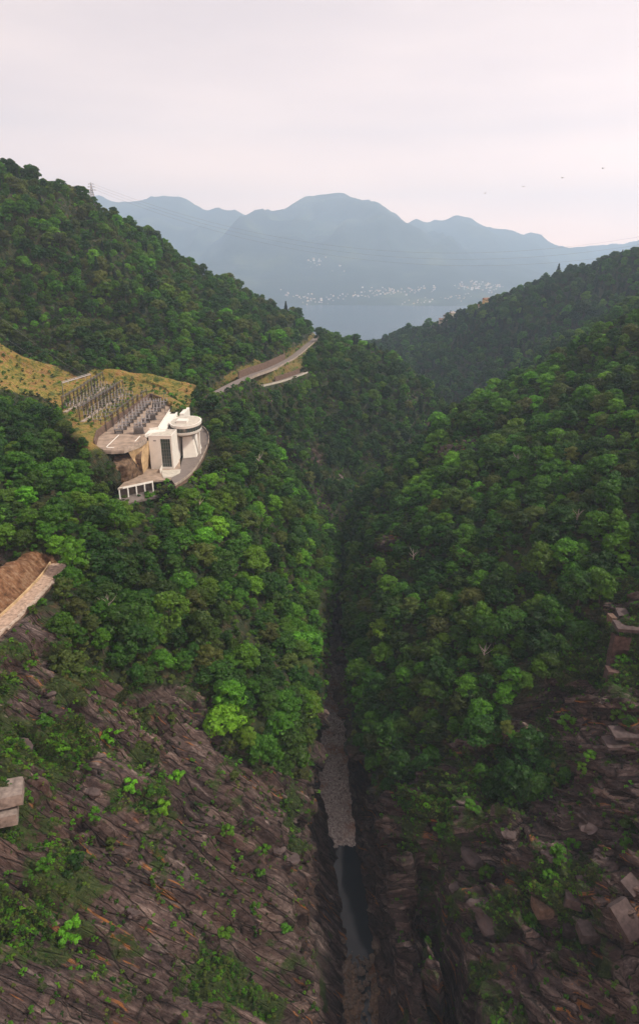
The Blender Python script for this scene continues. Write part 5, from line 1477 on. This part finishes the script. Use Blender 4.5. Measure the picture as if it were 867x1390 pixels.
for u, up_, sz, rz, wl_, rf_, lb in ((655, 5.0, (9, 7, 6), .3, 'ochre', 'tile', 'ochre house with a tiled roof on the crest of the far right ridge'),
        (649, 3.0, (6, 5, 3), -.2, 'cream', 'tile', 'low cream house just left of the ochre house on the ridge'),
        (609, 4.0, (8, 6, 5), .5, 'cream', 'tile_grey', 'cream house with a grey roof on the lower part of the ridge'),
        (600, 4.0, (6, 5, 4), .2, 'white', 'tile', 'small white house left of the cream house on the ridge'),
        (594, 3.0, (5, 5, 3), 0, 'cream', 'tile', 'tiny cream house at the left end of the ridge houses')):
    p = crest_pt(u); house('ridge_house', (p[0], p[1] - 4, p[2] + up_), sz, rz, M[wl_], M[rf_], lb, 'houses on the far right ridge')

# ------------------------------------------------------------------ town along the far shore
M['tw'] = simple('town_white', (0.80, 0.77, 0.72), .8, .08, .05); M['tc'] = simple('town_cream', (0.74, 0.64, 0.50), .8, .08, .05); M['tr'] = simple('town_roof', (0.40, 0.24, 0.18), .85, .2, .05)
TH = []
for wl_ in ('tw', 'tc'):
    for w_, d_, h_ in ((17, 12, 9), (24, 14, 14), (13, 11, 8)):
        m = MB(); m.box((0, 0, h_ / 2 - 3), (w_, d_, h_ + 6), 0, 0)
        m.add([(-w_/2-.8, -d_/2-.8, h_), (w_/2+.8, -d_/2-.8, h_), (w_/2+.8, d_/2+.8, h_), (-w_/2-.8, d_/2+.8, h_), (-w_/2-.8, 0, h_+d_*.28), (w_/2+.8, 0, h_+d_*.28)], [(0,1,5,4), (2,3,4,5), (0,4,3), (1,2,5), (3,2,1,0)], 1)
        me = bpy.data.meshes.new('town_house'); me.from_pydata(m.v, [], m.f); me.materials.append(M[wl_]); me.materials.append(M['tr']); me.polygons.foreach_set('material_index', np.array(m.m, np.int32)); me.update(); TH.append(me)
BANDS = [  # (centre line u,v -> u,v, spread v, count, text)
 ((385, 396), (440, 412), 6, 34, 'left part of the town on the far lake shore'),
 ((430, 424), (520, 416), 2.2, 44, 'waterside row of the town in the middle of the far shore'),
 ((495, 398), (590, 391), 5, 72, 'long hillside quarter above the middle of the far shore'),
 ((440, 408), (495, 398), 5, 26, 'between the left part and the hillside quarter of the far town'),
 ((620, 388), (680, 390), 7, 70, 'dense right part of the town on the far lake shore'),
 ((540, 412), (640, 402), 4, 30, 'scattered along the far shore right of the waterside row'),
 ((420, 352), (470, 366), 8, 16, 'scattered high on the mountain slope over the lake')]
nh = 0
for (u0, v0), (u1, v1), sv, cn, tx in BANDS:
    for k in range(cn):
        f = random.random(); u = u0 + (u1 - u0) * f + random.gauss(0, 2); v = v0 + (v1 - v0) * f + random.gauss(0, sv * .55)
        a_, dy_, dz_ = ray(u, v); h = BF.ray_cast(Vector((0, 0, 0)), Vector((a_, dy_, dz_)).normalized())
        if h[0] is None or h[0].z < -276: continue
        s_ = random.uniform(.35, .75) * h[3] / 5600
        o = link(bpy.data.objects.new('town_house', random.choice(TH))); o.location = h[0]; o.rotation_euler = (0, 0, random.uniform(-.6, .6)); o.scale = (s_, s_, s_)
        tag(o, 'tiny pale house ' + tx, 'house', 'pale houses ' + tx); nh += 1
print('town houses', nh)

# ------------------------------------------------------------------ birds
M['bird'] = simple('dark_feathers', (0.05, 0.05, 0.055), .8, .2, 5)
for u, v, Y_, lab in ((763, 241, 200, 'dark bird gliding in the sky, highest but one on the right'), (710, 253, 210, 'small bird in the sky above the far right mountain'), (818, 228, 190, 'topmost small bird near the right edge of the sky'), (658, 262, 220, 'leftmost of the small birds in the sky')):
    p = at_y(u, v, Y_); e = empty('bird', p, random.uniform(-.8, .8)); tag(e, lab, 'bird', 'birds in the sky')
    m = MB(); m.tube([(0, -.32, 0), (0, -.2, .02), (0, 0, .03), (0, .2, 0), (0, .38, -.01)], [.02, .06, .08, .05, .01], 6)
    for s_ in (-1, 1): m.add([(0, -.1, .03), (s_ * .35, -.16, .16), (s_ * .75, .02, .06), (s_ * .38, .08, .14), (0, .1, .03), (0, 0, .0), (s_ * .35, -.03, .12)], [(0, 1, 6, 5), (1, 2, 6), (2, 3, 6), (3, 4, 5, 6)])
    m.build('body', M['bird'], e)

# ------------------------------------------------------------------ camera, air, sky, sun
cam = bpy.data.cameras.new('camera'); co = link(bpy.data.objects.new('camera', cam))
cam.sensor_fit = 'HORIZONTAL'; cam.sensor_width = 24.0; cam.lens = 24.0 * F_PX / 867.0
co.location = (0, 0, 0); co.rotation_euler = (math.pi / 2 - PITCH, 0, 0); cam.clip_start = 1.0; cam.clip_end = 60000
S.camera = co

hz = MB(); hz.box((0, 6200, 435), (33000, 13400, 1472))
hm = bpy.data.materials.new('haze_air'); hm.use_nodes = True; nt = hm.node_tree; nt.nodes.clear()
vo = nt.nodes.new('ShaderNodeVolumePrincipled'); ou = nt.nodes.new('ShaderNodeOutputMaterial'); nt.links.new(vo.outputs[0], ou.inputs['Volume'])
vo.inputs['Color'].default_value = (*HCOL, 1); vo.inputs['Density'].default_value = HAZE; vo.inputs['Anisotropy'].default_value = 0.25
tag(hz.build('haze', hm), kind='stuff')

SUN_EL, SUN_AZ = math.radians(50), math.radians(98)      # azimuth from +Y towards +X
w = bpy.data.worlds.new('World'); S.world = w; w.use_nodes = True; nt = w.node_tree
bg = nt.nodes['Background']
sky = nt.nodes.new('ShaderNodeTexSky'); sky.sky_type = 'NISHITA'; sky.sun_disc = False
sky.sun_elevation = SUN_EL; sky.sun_rotation = SUN_AZ; sky.dust_density = 4.0; sky.air_density = 1.0; sky.altitude = 400
# thin veil of cloud over the sky
tc = nt.nodes.new('ShaderNodeTexCoord'); mp = nt.nodes.new('ShaderNodeMapping'); mp.inputs['Scale'].default_value = (1, 1, 5.0)
nz = nt.nodes.new('ShaderNodeTexNoise'); nz.inputs['Scale'].default_value = 1.6; nz.inputs['Detail'].default_value = 5; nz.inputs['Roughness'].default_value = .5
nt.links.new(tc.outputs['Generated'], mp.inputs[0]); nt.links.new(mp.outputs[0], nz.inputs['Vector'])
cr = nt.nodes.new('ShaderNodeValToRGB'); cr.color_ramp.elements[0].position = .3; cr.color_ramp.elements[0].color = (*VEIL0, 1); cr.color_ramp.elements[1].position = .72; cr.color_ramp.elements[1].color = (*VEIL1, 1)
nt.links.new(nz.outputs['Fac'], cr.inputs[0])
mx = nt.nodes.new('ShaderNodeMix'); mx.data_type = 'RGBA'; mx.inputs[0].default_value = VEIL
nt.links.new(sky.outputs[0], mx.inputs[6]); nt.links.new(cr.outputs[0], mx.inputs[7]); 
sx = nt.nodes.new('ShaderNodeSeparateXYZ'); nt.links.new(tc.outputs['Generated'], sx.inputs[0])
gr = nt.nodes.new('ShaderNodeValToRGB'); e = gr.color_ramp.elements; e[0].position = 0.0; e[0].color = (*GLOW, 1); e[1].position = 0.32; e[1].color = (1.08, 1.05, 1.04, 1)
e2 = e.new(0.10); e2.color = (*GLOW2, 1); e3 = e.new(0.165); e3.color = (*GLOW3, 1)
nt.links.new(sx.outputs['Z'], gr.inputs[0])
m2 = nt.nodes.new('ShaderNodeMix'); m2.data_type = 'RGBA'; m2.blend_type = 'MULTIPLY'; m2.inputs[0].default_value = 1.0
nt.links.new(mx.outputs[2], m2.inputs[6]); nt.links.new(gr.outputs[0], m2.inputs[7])
rr_ = nt.nodes.new('ShaderNodeMapRange'); rr_.inputs['From Min'].default_value = -.5; rr_.inputs['From Max'].default_value = .6; rr_.inputs['To Min'].default_value = .93; rr_.inputs['To Max'].default_value = 1.18
nt.links.new(sx.outputs['X'], rr_.inputs['Value'])
m3 = nt.nodes.new('ShaderNodeVectorMath'); m3.operation = 'SCALE'; nt.links.new(m2.outputs[2], m3.inputs[0]); nt.links.new(rr_.outputs[0], m3.inputs['Scale'])
nt.links.new(m3.outputs[0], bg.inputs['Color'])
bg.inputs['Strength'].default_value = SKY_STR

sl = bpy.data.lights.new('sun', 'SUN'); sl.energy = SUN_STR; sl.angle = math.radians(SUN_ANG); sl.color = (1.0, 0.90, 0.74)
so = link(bpy.data.objects.new('sun', sl))
d = Vector((math.cos(SUN_EL) * math.sin(SUN_AZ), math.cos(SUN_EL) * math.cos(SUN_AZ), math.sin(SUN_EL)))
so.rotation_euler = d.to_track_quat('Z', 'Y').to_euler(); so.location = (0, 0, 200)

S.render.engine = 'CYCLES'
cy = S.cycles; cy.max_bounces = 6; cy.diffuse_bounces = 2; cy.glossy_bounces = 2; cy.transmission_bounces = 3; cy.volume_bounces = 3
cy.transparent_max_bounces = 4; cy.use_denoising = True; cy.caustics_reflective = False; cy.caustics_refractive = False
try: cy.denoiser = 'OPENIMAGEDENOISE'
except Exception: pass
vs = S.view_settings; vs.view_transform = 'Standard'; vs.look = 'None'; vs.exposure = EXPO; vs.gamma = 1; vs.use_curve_mapping = False
